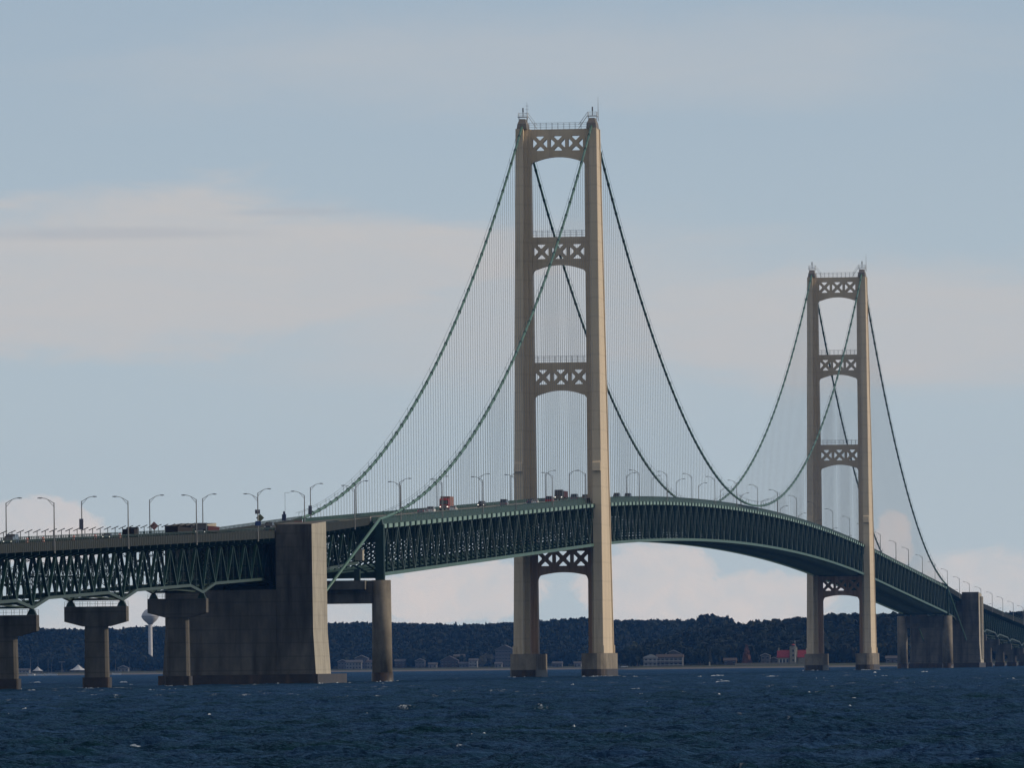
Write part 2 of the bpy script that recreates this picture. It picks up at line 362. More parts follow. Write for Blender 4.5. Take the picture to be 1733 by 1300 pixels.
# ------------------------------------------------------------------ approach truss spans (one built, the rest copied)
AY = 5.2; PAN = 19.75
def approach_span(np_, slope, haunch0, haunch1, name, label, group, origin):
    L = np_*PAN; root = empty(name, origin, label, 'bridge span', group)
    def rz(x): return slope*x
    def bz(x):
        h = 0
        if haunch0 and x < PAN: h = 1.65*(1-x/PAN)
        if haunch1 and x > L-PAN: h = 1.65*(1-(L-x)/PAN)
        return rz(x)-10.85-h
    def tz(x): return rz(x)-2.75
    N = 2*np_; xs = [PAN/2*i for i in range(N+1)]; bs = [PAN*i for i in range(np_+1)]
    for s in (-1, 1):
        y = s*AY
        b = MB()
        for i in range(N): b.beam((xs[i], y, tz(xs[i])), (xs[i+1], y, tz(xs[i+1])), 0.6, 0.6)
        tcx = b.build('top_chord', m_green, root)
        b = MB()
        for i in range(np_): b.beam((bs[i], y, bz(bs[i])), (bs[i+1], y, bz(bs[i+1])), 0.62, 0.6)
        bcx = b.build('bottom_chord', m_olive, root)
        for i in range(N):
            up = i % 2 == 0
            p = (xs[i], y, bz(xs[i]) if up else tz(xs[i])); q = (xs[i+1], y, tz(xs[i+1]) if up else bz(xs[i+1]))
            b = MB(); b.beam(p, q, 0.58, 0.5); b.build('diagonal', m_green, bcx)
        for i in range(N+1):
            b = MB(); b.laced((xs[i], y, bz(xs[i])+.3), (xs[i], y, tz(xs[i])-.3), 0.42, 0.3, step=0.9); b.build('vertical', m_green, tcx)
    for i in range(N+1):
        x = xs[i]; b = MB(); zt, zb = tz(x), bz(x); w = AY-.3
        b.beam((x, -8.3, rz(x)-2.05), (x, 8.3, rz(x)-2.05), 0.4, 0.7, 0, (1, 0, 0))
        b.beam((x, -w, zt-.1), (x, w, zt-.1), 0.35, 0.7, 0, (1, 0, 0))
        b.beam((x, -w, zb+.1), (x, w, zb+.1), 0.35, 0.45, 0, (1, 0, 0))
        for k in (-1, 1): b.beam((x, k*w, zt-.5), (x, k*8.2, rz(x)-2.2), 0.3, 0.35, 0, (1, 0, 0))
        if i % 6 == 0:
            zm = (zt+zb)/2-.4
            for k in (-1, 1):
                b.laced((x, k*w, zt-.6), (x, -k*w, zm), 0.42, 0.3, step=0.9)
                b.laced((x, k*w, zb+.3), (x, 0, zm), 0.36, 0.3, step=0.9)
            b.beam((x, -w, zm), (x, w, zm), 0.3, 0.35, 0, (1, 0, 0))
        b.build('sway_frame', m_green, root)
    d = MB()
    d.hexa([(0, -8.0, rz(0)-1.3), (L, -8.0, rz(L)-1.3), (L, 8.0, rz(L)-1.3), (0, 8.0, rz(0)-1.3), (0, -8.0, rz(0)-.85), (L, -8.0, rz(L)-.85), (L, 8.0, rz(L)-.85), (0, 8.0, rz(0)-.85)])
    for ys in (-7, -5.2, -3.5, -1.7, 0, 1.7, 3.5, 5.2, 7): d.beam((0, ys, rz(0)-1.62), (L, ys, rz(L)-1.62), 0.3, 0.5, 1)
    d.build('deck', [m_deck, m_green], root)
    for s in (-1, 1):
        r = MB(); y = s*8.2
        r.beam((0, y, rz(0)-.88), (L, y, rz(L)-.88), 0.3, 1.76)
        n = int(L/2.47)
        for i in range(n):
            x = L*(i+.5)/n; r.box(x-.12, x+.12, y-.2, y+.2, rz(x)-1.72, rz(x)-.03)
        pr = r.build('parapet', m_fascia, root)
        r = MB()
        r.beam((0, y, rz(0)+.56), (L, y, rz(L)+.56), 0.12, 0.12); r.beam((0, y, rz(0)+.3), (L, y, rz(L)+.3), 0.08, 0.08)
        n = int(L/2.2)
        for i in range(n+1):
            x = L*i/n; r.box(x-.06, x+.06, y-.09, y+.09, rz(x), rz(x)+.6)
        r.build('hand_rail', m_band, pr)
    lb = MB()
    for i in range(np_):
        for k in (-1, 1):
            lb.beam((bs[i], -k*4.9, bz(bs[i])), (bs[i+1], k*4.9, bz(bs[i+1])), 0.3, 0.3)
    lb.build('lateral_bracing', m_green, root)
    return root
LSP = 6*PAN
NEAR_SP = [('truss approach span running into the near anchor block', XA-LSP), ('truss approach span between the two fully visible T-shaped piers', XA-2*LSP),
           ('truss approach span between the leftmost two T-shaped piers', XA-3*LSP), ('truss approach span cut off by the left edge of the photo', XA-4*LSP)]
GA = 'truss spans of the near approach'
sp0 = approach_span(6, APP_SL, True, True, 'approach_span', NEAR_SP[0][0], GA, (NEAR_SP[0][1], 0, rail(NEAR_SP[0][1])))
for lab, x in NEAR_SP[1:]:
    c = copy_tree(sp0); c.location = (x, 0, rail(x)); c['label'] = lab
XAF, XBF = MAIN-XA, MAIN-XB
for i in range(7):
    x = XAF+LSP*(i+1)
    c = copy_tree(sp0); c.location = (x, 0, rail(x)); c.rotation_euler = (0, 0, math.pi)
    c['label'] = 'far approach truss span, %s beyond the far anchor block' % ORD[i]; c['group'] = 'truss spans of the far approach'
bslope = (rail(XB)-rail(XA))/(XB-XA)
bk = approach_span(8, bslope*(XB-XA)/(8*PAN), True, False, 'backstay_span', 'short truss span between the near anchor block and the near cable bent', 'truss spans over the anchor blocks', (XA, 0, rail(XA)))
c = copy_tree(bk); c.location = (XAF, 0, rail(XAF)); c.rotation_euler = (0, 0, math.pi)
c['label'] = 'short truss span between the far cable bent and the far anchor block'

# ------------------------------------------------------------------ T-shaped piers of the approaches
def approach_pier(x, ztop, label, group):
    org = (x, 0, 0); root = empty('bridge_pier', org, label, 'bridge pier', group)
    zc = ztop
    b = MB()
    prof = [(-6.3, zc), (6.3, zc), (6.3, zc-3.0), (2.6, zc-4.0), (-2.6, zc-4.0), (-6.3, zc-3.0)]
    b.plate([prof], -1.75, 1.75); cp = b.build('pier_cap', m_conc, root)
    b = MB()
    def oct_(w, l, z, ch=0.7): return [(-l, -w+ch, z), (-l+ch, -w, z), (l-ch, -w, z), (l, -w+ch, z), (l, w-ch, z), (l-ch, w, z), (-l+ch, w, z), (-l, w-ch, z)]
    b.loft([oct_(2.4, 1.6, 2.2, .5), oct_(2.25, 1.5, zc-3.97, .45)]); b.build('shaft', m_conc, root)
    b = MB(); b.loft([oct_(2.75, 1.95, -4, .3), oct_(2.75, 1.95, 2.25, .3)]); b.build('footing', m_wet, root)
    for s in (-1, 1):
        b = MB(); b.loft([[(px*1.0, s*AY+py*1.0, zc+.02) for px, py in ((-.9, -.9), (.9, -.9), (.9, .9), (-.9, .9))],
                          [(px*.5, s*AY+py*.5, zc+1.05) for px, py in ((-.9, -.9), (.9, -.9), (.9, .9), (-.9, .9))]])
        b.build('bearing', m_band, cp)
    r = MB()
    for xx in (-1.65, 1.65):
        for h in (.55, 1.05): r.beam((xx, -6.2, zc+h), (xx, 6.2, zc+h), 0.03, 0.03)
        for j in range(9): r.box(xx-.03, xx+.03, -6.2+1.55*j-.03, -6.2+1.55*j+.03, zc, zc+1.05)
    r.build('guard_rail', m_band, cp)
    return root
def pier_top(x): return rail(x)-10.85-1.65-0.3-1.05
GP = 'T-shaped concrete piers of the near approach'
for k, lab in ((1, 'T-shaped concrete pier just left of the near anchor block'), (2, 'T-shaped concrete pier left of the white water tower'),
               (3, 'T-shaped concrete pier cut off by the left edge of the photo'), (4, 'T-shaped concrete pier just outside the left edge of the photo')):
    if k < 4: approach_pier(XA-LSP*k, pier_top(XA-LSP*k), lab, GP)
for k in range(1, 8):
    approach_pier(XAF+LSP*k, pier_top(XAF+LSP*k), 'far approach T-shaped pier, %s beyond the far anchor block' % ORD[k-1], 'T-shaped concrete piers of the far approach')

# ------------------------------------------------------------------ anchor blocks
def anchor_block(mirror, label):
    # local frame: x grows toward the main span, face seen from the approach at x = 0
    x0 = -729.5; org = (MAIN-x0 if mirror else x0, 0, 0)
    root = empty('anchor_block', org, label, 'anchor block', 'concrete anchor blocks of the bridge', math.pi if mirror else 0)
    zt0, zt1 = 35.75, 36.6
    for s in (-1, 1):
        b = MB(); yi, yo = 8.4, 16.5
        def sec(z, fl, f2): return [(0-f2, s*yi, z), (26+f2, s*yi, z), (26+f2, s*(yo+fl), z), (0-f2, s*(yo+fl), z)]
        top = sec(0, 0, 0); top = [(p[0], p[1], zt0 if p[0] < 1 else zt1) for p in top]
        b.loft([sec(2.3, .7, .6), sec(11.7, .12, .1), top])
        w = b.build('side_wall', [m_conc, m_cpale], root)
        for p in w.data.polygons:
            if abs(p.normal.y) > .9: p.material_index = 1  # side faces painted the paler sunlit tone, fronts keep the shaded one
        if mirror:
            b = MB()
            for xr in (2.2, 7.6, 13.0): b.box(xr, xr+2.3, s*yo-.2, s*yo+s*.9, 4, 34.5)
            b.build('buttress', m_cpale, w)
    b = MB(); b.hexa([(-.5, -8.38, 2.3), (26.4, -8.38, 2.3), (26.4, 8.38, 2.3), (-.5, 8.38, 2.3), (-.05, -8.38, 21.2), (26.02, -8.38, 21.2), (26.02, 8.38, 21.2), (-.05, 8.38, 21.2)])
    b.box(21.2, 24.8, -8.39, 8.39, 21.0, 33.2)
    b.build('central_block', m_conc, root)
    b = MB(); b.box(-3.2, 50.5, -17.9, 17.9, -4, 2.28); b.build('plinth', m_wet, root)
    b = MB()
    for s in (-1, 1): b.loft([[(19.8+px, s*AY+py, 21.21) for px, py in ((-.9, -.9), (.9, -.9), (.9, .9), (-.9, .9))], [(20+px*.5, s*AY+py*.5, 22.2) for px, py in ((-.9, -.9), (.9, -.9), (.9, .9), (-.9, .9))]])
    b.build('bearing', m_band, root)
    return root
anchor_block(False, 'huge concrete anchor block with sunlit side wall, left of the near cable bent')
anchor_block(True, 'distant concrete anchor block with ribbed side, at the right end of the bridge')

# ------------------------------------------------------------------ cable bents
def cable_bent(mirror, label):
    x = MAIN+SIDE if mirror else -SIDE
    org = (x, 0, 0); root = empty('cable_bent', org, label, 'bridge pier', 'cable bents beside the anchor blocks', math.pi if mirror else 0)
    zt = 24.6
    for s in (-1, 1):
        b = MB(); b.tube([(0, s*10.6, 2.3), (0, s*10.6, zt)], [2.45, 2.3], 28); sh = b.build('column', m_ped, root, smooth=False)
        for p in sh.data.polygons: p.use_smooth = len(p.vertices) == 4
        b = MB(); b.tube([(0, s*10.6, -4), (0, s*10.6, 2.32)], [2.75, 2.62], 28); f = b.build('footing', m_wet, root)
        for p in f.data.polygons: p.use_smooth = len(p.vertices) == 4
        b = MB(); b.box(-1.3, -.35, s*TY-1.05, s*TY+1.05, zt+.02, chord(-SIDE)+.4); b.box(.35, 1.3, s*TY-1.05, s*TY+1.05, zt+.02, chord(-SIDE)+.4)
        b.box(-.4, .4, s*TY-.95, s*TY+.95, zt+1.2, chord(-SIDE))
        pst = b.build('steel_post', m_green, root)
        b = MB(); b.loft([[(px*1.3, s*TY+py*.9, chord(-SIDE)+.42) for px, py in ((-1, -1), (1, -1), (1, 1), (-1, 1))], [(px*.9, s*TY+py*.6, 39.3) for px, py in ((-1, -1), (1, -1), (1, 1), (-1, 1))]])
        b.build('saddle', m_band, pst)
        b = MB(); b.box(-4.6, -2.8, s*AY-.7, s*AY+.7, zt+.0, zt+2.6); b.build('bearing', m_band, root)
    b = MB(); b.box(-2.0, 2.0, -8.6, 8.6, 19.0, zt-.05); b.box(-5.2, -1.9, -7.2, 7.2, zt-2.2, zt-.02); b.build('cross_beam', m_conc, root)
    b = MB()
    for k in (-1, 1): b.beam((.9, k*9.2, zt+.6), (.9, -k*9.2, chord(-SIDE)-1.8), 0.5, 0.5, 0, (1, 0, 0))
    b.beam((.9, -9.2, chord(-SIDE)-1), (.9, 9.2, chord(-SIDE)-1), 0.6, 1.4, 0, (1, 0, 0)); b.beam((.9, -9.2, zt+.9), (.9, 9.2, zt+.9), 0.6, 0.8, 0, (1, 0, 0))
    b.build('sway_brace', m_green, root)
    return root
cable_bent(False, 'round-columned concrete cable bent with steel posts, right of the near anchor block')
cable_bent(True, 'distant shaded cable bent in front of the far anchor block')

# ------------------------------------------------------------------ towers
ZT, ZB = 162.8, 7.0
def tower(x, label):
    org = (x, 0, 0); root = empty('suspension_tower', org, label, 'bridge tower', 'tall towers of the suspension bridge')
    def lerp(a, b, t): return a+(b-a)*t
    def sec(s, z):
        t = (z-ZB)/(ZT-ZB)
        hd = lerp(17.0, 6.0, t); yo = lerp(13.15, 11.9, t); yp = lerp(10.6, 9.8, t); ym = lerp(9.2, 8.95, t); yi = lerp(7.5, 8.1, t)
        m = hd*.5; k = min(2.2, hd*.3)
        pts = [(-k, yi), (-k, ym), (-m, ym), (-m, yp), (-hd, yp), (-hd, yo), (-hd+.06, yo+.16), (-hd+1.3, yo+.16), (-hd+1.35, yo-.12),
               (hd-1.35, yo-.12), (hd-1.3, yo+.16), (hd-.06, yo+.16), (hd, yo), (hd, yp), (m, yp), (m, ym), (k, ym), (k, yi)]
        return [(px, s*py, z) for px, py in pts]
    zs = [ZB, 27, 40, 60, 82, 100, 119, 140, 152, ZT]
    for s in (-1, 1):
        b = MB(); b.loft([sec(s, z) for z in zs]); 
        # rust-stained inner core below the deck
        leg = b.build('leg', [m_tower, m_rust], root)
        for p in leg.data.polygons:
            c = p.center
            if c.z < 42 and abs(c.y) < 9.6 and c.z > 8: p.material_index = 1
        # hood above the road
        b = MB(); t = (62-ZB)/(ZT-ZB); hd = lerp(17.0, 6.0, t); yo = lerp(13.15, 11.9, t)
        for k in (-1, 1):
            xa, xb = k*(hd-.1), k*(hd+1.5)
            p = [(xa, s*(yo-2.3), 60.9), (xb, s*(yo-2.3), 60.9), (xb, s*(yo+.05), 60.9), (xa, s*(yo+.05), 60.9), (xa, s*(yo-2.3), 63.9), (xb-k*.7, s*(yo-2.3), 63.3), (xb-k*.7, s*(yo+.05), 63.3), (xa, s*(yo+.05), 63.9)]
            b.hexa(p)
            b.box(k*hd-.12, k*hd+.12, s*(yo-1.25)-.12, s*(yo-1.25)+.12, 53, 61)
        b.build('hood', m_tower, leg)
        b = MB(); hd = 17.2
        for k in (-1, 1): b.box(k*hd-.9 if k > 0 else k*hd-.35, k*hd+.35 if k > 0 else k*hd+.9, s*13.0-.5, s*13.0+.5, 6.98, 9.3)
        b.build('corner_collar', m_tower, leg)
        # pedestal (long, round-ended) with a dark waterline skirt
        def stad(bh, al, z, n=10):
            yc = s*10.55; o = []
            for e in (1, -1):
                for i in range(n+1):
                    a = -math.pi/2+math.pi*i/n
                    o.append((e*(al-bh)+e*bh*math.cos(a), yc+e*bh*math.sin(a), z))
            return o
        b = MB(); b.loft([stad(3.75, 20.5, 2.3), stad(3.75, 20.5, 6.96)]); pd = b.build('pedestal', m_ped, root)
        b = MB(); b.loft([stad(3.85, 20.6, -4), stad(3.85, 20.6, 2.29)]); b.build('waterline_skirt', m_wet, pd)
        b = MB()
        b.loft([[(-4.6, s*TY-1.5, ZT), (4.6, s*TY-1.5, ZT), (4.6, s*TY+1.5, ZT), (-4.6, s*TY+1.5, ZT)], [(-4.0, s*TY-1.3, 164.4), (4.0, s*TY-1.3, 164.4), (4.0, s*TY+1.3, 164.4), (-4.0, s*TY+1.3, 164.4)], [(-2.4, s*TY-.8, 165.9), (2.4, s*TY-.8, 165.9), (2.4, s*TY+.8, 165.9), (-2.4, s*TY+.8, 165.9)]])
        sd = b.build('saddle_housing', m_sad, root)
        b = MB(); yc = s*TY
        b.box(-1.5, 1.5, yc-1.5, yc+1.5, 166.5, 166.7)
        for px in (-1.3, 1.3):
            for py in (-1.3, 1.3): b.beam((px*.8, yc+py*.8, 165.0), (px, yc+py, 166.5), .14, .14); b.box(px-.06, px+.06, yc+py-.06, yc+py+.06, 166.7, 167.8)
        for h in (167.2, 167.75):
            for k in (-1.3, 1.3): b.beam((-1.3, yc+k, h), (1.3, yc+k, h), .07, .07); b.beam((k, yc-1.3, h), (k, yc+1.3, h), .07, .07)
        for k in (-.35, .35):   # ladder down to the strut
            b.beam((k, yc-s*1.4, 166.9), (k, yc-s*4.2, ZT+.1), .12, .12); b.beam((k, yc-s*1.4, 167.8), (k, yc-s*4.2, ZT+1.2), .08, .08)
        pf = b.build('beacon_platform', m_white, sd)
        b = MB(); b.tube([(0, yc, 166.7), (0, yc, 168.0), (0, yc, 168.05), (0, yc, 169.3)], [.12, .12, .22, .20], 10); b.build('beacon', m_head, pf)
        b = MB(); ya = yc+s*1.7 if s < 0 else yc-1.2
        hA = 172.3 if s < 0 else 171.0
        b.tube([(0, ya, 165), (0, ya, 168), (0, ya, hA)], [.10, .08, .03], 6)
        if s > 0:
            for h in (167.6, 168.8, 169.9): b.beam((0, ya-.6, h), (0, ya+.6, h), .06, .06)
        if x < 500 or s < 0: b.build('antenna', m_galv, sd)
    def strut(ztop, zc, zcrown, zspr, yi, name, sq=2.18, rx=1.2, rail_=True):
        ys_ = yi*.84; rise = .8 if name == 'low' else 1.35; zs_ = zcrown-rise; half = []
        for k in range(9): yy = ys_*k/8; half.append((yy, zcrown-rise*(yy/ys_)**2))
        for k in range(1, 9):
            t = math.pi/2*k/8; half.append((ys_+(yi-ys_)*math.sin(t)**.9, zspr+(zs_-zspr)*math.cos(t)**.9))
        arch = half[::-1]+[(-a, c) for a, c in half[1:]]
        outer = [(yi+1.3, ztop), (-(yi+1.3), ztop), (-(yi+1.3), zspr)]+arch[::-1]+[(yi+1.3, zspr)]
        holes = []
        for yc in (-5.32, 0, 5.32):
            g = 0.75
            for d in range(4):
                ca, sa = [(1, 0), (0, 1), (-1, 0), (0, -1)][d]
                raw = [(-(sq-g), sq), ((sq-g), sq), (0, g)]; pts = []
                # triangle with cut corners
                for i in range(3):
                    a, bq, cq = Vector(raw[i]), Vector(raw[i-1]), Vector(raw[(i+1) % 3])
                    pts.append(a+(bq-a).normalized()*.28); pts.append(a+(cq-a).normalized()*.28)
                holes.append([(yc+p.x*ca-p.y*sa, zc+p.x*sa+p.y*ca) for p in pts])
        b = MB(); b.plate([outer]+holes, -rx, rx)
        o = b.build('portal_strut', m_tower if name != 'low' else m_rust, root)
        if rail_:
            b = MB()
            for k in (-1, 1):
                for h in (.75, 1.45, 1.95): b.beam((k*rx*.9, -yi-.6, ztop+h), (k*rx*.9, yi+.6, ztop+h), .04, .04)
                for j in range(11): yy = -yi-.5+(2*yi+1)*j/10; b.box(k*rx*.9-.05, k*rx*.9+.05, yy-.035, yy+.035, ztop, ztop+2.0)
            b.build('strut_railing', m_galv, o)
    strut(162.75, 158.6, 154.5, 151.2, 8.15, 'top')
    strut(130.7, 126.4, 122.4, 118.6, 8.0, 'mid')
    strut(93.4, 89.1, 85.1, 81.3, 7.9, 'mid')
    strut(39.0, 35.2, 31.1, 27.3, 7.6, 'low', rail_=False)
    return root
tower(0, 'taller-looking nearer ivory bridge tower with sunlit right side')
tower(MAIN, 'more distant ivory bridge tower with arched struts, toward the right')

# ------------------------------------------------------------------ main cables with suspender ropes
ZS, ZLOW, ZBENT = 165.0, 59.5, 39.3
def cable_z(x):
    if x > MAIN/2: x = MAIN-x
    if x < -SIDE: return ZBENT-0.168*(-SIDE-x)
    if x < 0:
        return ZS+(ZBENT-ZS)*(-x/SIDE)-4*24.6*(-x/SIDE)*(1+x/SIDE)
    t = x/MAIN
    return ZS-4*(ZS-ZLOW)*t*(1-t)
def main_cable(s, label):
    org = (0, s*TY, ZS); y = s*TY
    root = empty('main_cable', org, label, 'bridge cable', 'main cables of the bridge')
    xs = [-703.6]+[-SIDE+SIDE*i/46 for i in range(47)]+[MAIN*i/98 for i in range(1, 99)]+[MAIN+SIDE*i/46 for i in range(1, 47)]+[MAIN+703.6]
    b = MB(); b.tube([(x, y, cable_z(x)) for x in xs], 0.36, 10); cb = b.build('cable', m_cable, root, org, smooth=True)
    b = MB()
    for x0, x1 in ((-SIDE, 0), (0, MAIN), (MAIN, MAIN+SIDE)):
        pts = [x0+(x1-x0)*i/92 for i in range(93)]
        for k in (-.42, .42): b.tube([(x, y+k, cable_z(x)+1.55) for x in pts[1:-1]], 0.035, 4)
        for x in pts[2:-2:3]:
            for k in (-.42, .42): b.beam((x, y+k*.8, cable_z(x)), (x, y+k, cable_z(x)+1.55), .07, .07)
    b.build('hand_rope', m_band, root, org)
    bands = set(xs); hx = sorted(xs[1:-1]+[(xs[i]+xs[i+1])/2 for i in range(1, len(xs)-2)])
    hang = [x for x in hx if abs(x) > 8 and abs(x-MAIN) > 8 and x > -SIDE+5 and x < MAIN+SIDE-5 and cable_z(x) > chord(x)+2.6]
    def suspender(mb, x):
        for dx in (-.42, .42):
            mb.tube([(x+dx, y+s*.25, chord(x)+.5), (x+dx, y+s*.25, cable_z(x)-.05)], 0.023, 5)
    def band(mb, x):
        d = (Vector((x+1, y, cable_z(x+1)))-Vector((x-1, y, cable_z(x-1)))).normalized(); p = Vector((x, y, cable_z(x)))
        mb.tube([p-d*.62, p-d*.6, p+d*.6, p+d*.62], [.38, .46, .46, .38], 10)
        mb.box(x-.3, x+.3, y-.12, y+.12, cable_z(x)+.35, cable_z(x)+.62)
    for x in hang[:100]:
        b = MB(); suspender(b, x); o = b.build('suspender_rope', m_rope, root, org)
        if x in bands: b = MB(); band(b, x); b.build('cable_band', m_band, o, org)
    b = MB(); b2 = MB()
    for x in hang[100:]:
        suspender(b, x)
        if x in bands: band(b2, x)
    o = b.build('suspender_rope', m_rope, root, org); o['kind'] = 'stuff'
    o = b2.build('cable_band', m_band, root, org); o['kind'] = 'stuff'
main_cable(-1, 'sunlit green main cable on the right-hand side of the towers, nearer the viewer')
main_cable(1, 'green main cable on the left-hand side of the towers, farther from the viewer')
b = MB(); b.box(-1.6, 1.6, -.9, .9, -3.4, -1.0); b.box(-1.75, 1.75, -1.0, 1.0, -1.02, -.85); b.beam((-.8, 0, -.9), (-.8, 0, .1), .1, .1); b.beam((.8, 0, -.9), (.8, 0, .1), .1, .1)
o = b.build('equipment_box', m_cpale, None, (0, 0, 0)); o.location = (-590, -TY, cable_z(-590))
tag(o, 'pale equipment box hanging under the sloping backstay cable by the near anchor block', 'box')

# ------------------------------------------------------------------ street lamps (one built, the rest copied)
def lamp_proto():
    root = empty('street_lamp', (0, 0, 0), 'x', 'street lamp', 'street lamps along the bridge')
    b = MB(); b.tube([(0, 0, -2.2), (0, 0, -2.0), (0, 0, 0), (0, 0, 7.35)], [.20, .15, .135, .095], 8); b.build('pole', m_galv, root)
    b = MB(); b.tube([(0, 0, 7.2), (0, .5, 7.55), (0, 1.1, 7.9), (0, 1.7, 8.15), (0, 2.3, 8.24)], .062, 6); b.tube([(0, 0, 6.55), (0, .6, 7.2), (0, 1.15, 7.88)], .045, 6)
    b.build('arm', m_galv, root)
    b = MB(); b.loft([[(-.1, 2.25, 8.18), (.1, 2.25, 8.18), (.1, 2.25, 8.32), (-.1, 2.25, 8.32)], [(-.22, 2.6, 8.12), (.22, 2.6, 8.12), (.18, 2.6, 8.36), (-.18, 2.6, 8.36)], [(-.16, 3.15, 8.16), (.16, 3.15, 8.16), (.1, 3.15, 8.3), (-.1, 3.15, 8.3)]])
    b.build('lamp_head', m_head, root)
    return root
near_x = [-1059, -961, -861, -762, -680, -585, -490, -398, -301, -216, -115.5, -18]
far_x = [-1107, -1006.5, -906.7, -807.7, -723.5, -628.5, -530, -437.5, -342, -254.8, -149, -63]
near_x += [155, 253, 346, 437, 527, 620, 712, 805, 900, 995, 1090]
far_x += [38, 110, 204, 300, 392, 485, 575, 668, 760, 855, 950, 1045, 1130]
near_x += [MAIN-x for x in near_x[:12]][::-1]+[MAIN+1160+99*i for i in range(3)]
far_x += [MAIN-x for x in far_x[1:12]][::-1]+[MAIN+1110+99*i for i in range(4)]
def seg(x):
    if x < -729: return 'over the left approach'
    if x < XB: return 'above the near anchor block'
    if x < 0: return 'over the near side span'
    if x < MAIN: return 'over the main span'
    if x < MAIN-XB: return 'over the far side span'
    return 'past the far cable bent'
proto = None; cnt = {}
for row, xs_ in (('right-hand rail', near_x), ('left-hand rail', far_x)):
    for x in sorted(xs_):
        k = (row, seg(x)); cnt[k] = cnt.get(k, 0)+1
        if proto is None: proto = lamp_proto(); o = proto
        else: o = copy_tree(proto)
        s = -1 if row[0] == 'r' else 1
        o.location = (x, s*8.72, rail(x)); o.rotation_euler = (0, 0, 0 if s < 0 else math.pi)
        o['label'] = 'street lamp on the %s %s, %s from the left' % (row, seg(x), ORD[cnt[k]-1])

# ------------------------------------------------------------------ small things on the deck
def sign(x, s, z, kind, label, mcol):
    o = MB(); y = s*9.0
    if kind == 'diamond': o.plate([[(-.95, 0), (0, .95), (.95, 0), (0, -.95)]], -.05, .05)
    elif kind == 'tall': o.box(-.08, .08, -.42, .42, -1.1, 1.1)
    else: o.box(-.06, .06, -.6, .6, -.5, .5)
    o.box(.06, .22, -.08, .08, -.35, .35, 1); o.box(.2, .3, -s*.05-.25, -s*.05+.25, -.3, -.2, 1)
    q = o.build('road_sign', [mcol, m_galv]); q.location = (x-.32, s*8.78, z); tag(q, label, 'sign', None)
m_sgrey = mat('grey_sign', (0.10, 0.10, 0.13), 0.5); m_syel = mat('olive_sign', (0.13, 0.13, 0.06), 0.5); m_spink = mat('dull_orange_sign', (0.26, 0.13, 0.11), 0.5); m_sblue = mat('blue_sign', (0.03, 0.06, 0.17), 0.5)
sign(-906.7, 1, rail(-906.7)+2.6, 'tall', 'narrow upright grey sign on the lamp post above the leftmost cloud', m_sgrey)
sign(-800.5, 1, rail(-800.5)+1.6, 'diamond', 'dull orange diamond warning sign left of the long lorry', m_spink)
sign(-628.5, 1, rail(-628.5)+2.9, 'square', 'small grey square sign high on a lamp post left of the anchor block', m_sgrey)
sign(-624.0, 1, rail(-624)+1.4, 'diamond', 'olive diamond sign at the lamp post foot left of the anchor block', m_syel)
sign(-762, -1, rail(-762)+1.7, 'square', 'blue square sign on the near rail left of the anchor block', m_sblue)
sign(-530, 1, rail(-530)+1.8, 'tall', 'upright grey sign box on the lamp post beside the start of the left cable', m_sgrey)
# posts that carry the two loose diamond signs stand on the rail
for x in (-800.5, -624.0):
    b = MB(); b.tube([(0, 0, -.8), (0, 0, 1.9)], .07, 6); o = b.build('sign_post', m_galv); o.location = (x, 8.72, rail(x)); tag(o, 'thin grey post behind the %s diamond sign' % ('dull orange' if x < -700 else 'olive'), 'post')
b = MB(); b.box(-.4, .4, -.45, .45, 0, 1.45); b.tube([(0, 0, 1.45), (0, 0, 1.85), (0, 0, 2.15)], [.2, .27, .12], 8); b.tube([(0, -.25, 1.45), (0, -.25, 6.3)], .035, 5); b.beam((0, -1.4, 6.3), (0, -.2, 6.3), .06, .06)
o = b.build('signal_cabinet', mat('navy_cabinet', (0.02, 0.03, 0.09), 0.4)); o.location = (-722, -9.4, 36.62); tag(o, 'dark blue cabinet with thin aerial standing on the anchor block corner', 'cabinet')
# slanted brackets along the far rail of the approach
for i in range(26):
    x = -1012+10.75*i
    b = MB(); b.tube([(0, 0, -.6), (0, 0, 1.55)], .075, 6); b.beam((0, .80, 1.22), (0, -.70, 1.86), .3, .15, 0, (1, 0, 0))
    o = b.build('slanted_bracket_post', m_black); o.location = (x, 8.42, rail(x)+.05)
    tag(o, 'short post with slanted top bar on the left-hand approach rail, one of a long row', 'post', 'slanted bracket posts on the approach rail')
# traffic barrels
for i, (x, y) in enumerate([(-1022, 6.4), (-995, 6.4), (-974.5, 6.4), (-933.5, 6.4), (-904, 6.4), (-869, 6.4), (-843, 6.4), (-698, -6.9), (-687, -6.9)]):
    b = MB(); b.tube([(0, 0, 0), (0, 0, .12), (0, 0, .14), (0, 0, .45)], [.36, .36, .30, .29], 12, 0); b.tube([(0, 0, .45), (0, 0, .65)], [.29, .28], 12, 1); b.tube([(0, 0, .65), (0, 0, .85)], [.28, .27], 12, 0); b.tube([(0, 0, .85), (0, 0, 1.0)], [.27, .26], 12, 1); b.tube([(0, 0, 1.0), (0, 0, 1.12), (0, 0, 1.2)], [.26, .25, .1], 12, 0)
    o = b.build('traffic_barrel', [m_orange, m_white]); o.location = (x, y, road(x)+.02+(.03 if x > XA else 0))
    if x < -709: tag(o, 'orange and white traffic barrel behind the left approach parapet', 'barrel', 'traffic barrels along the left approach')
    else: tag(o, 'orange and white traffic barrel above the anchor block, %s' % ('the left of two' if x < -690 else 'the right of two'), 'barrel', 'traffic barrels over the anchor block')

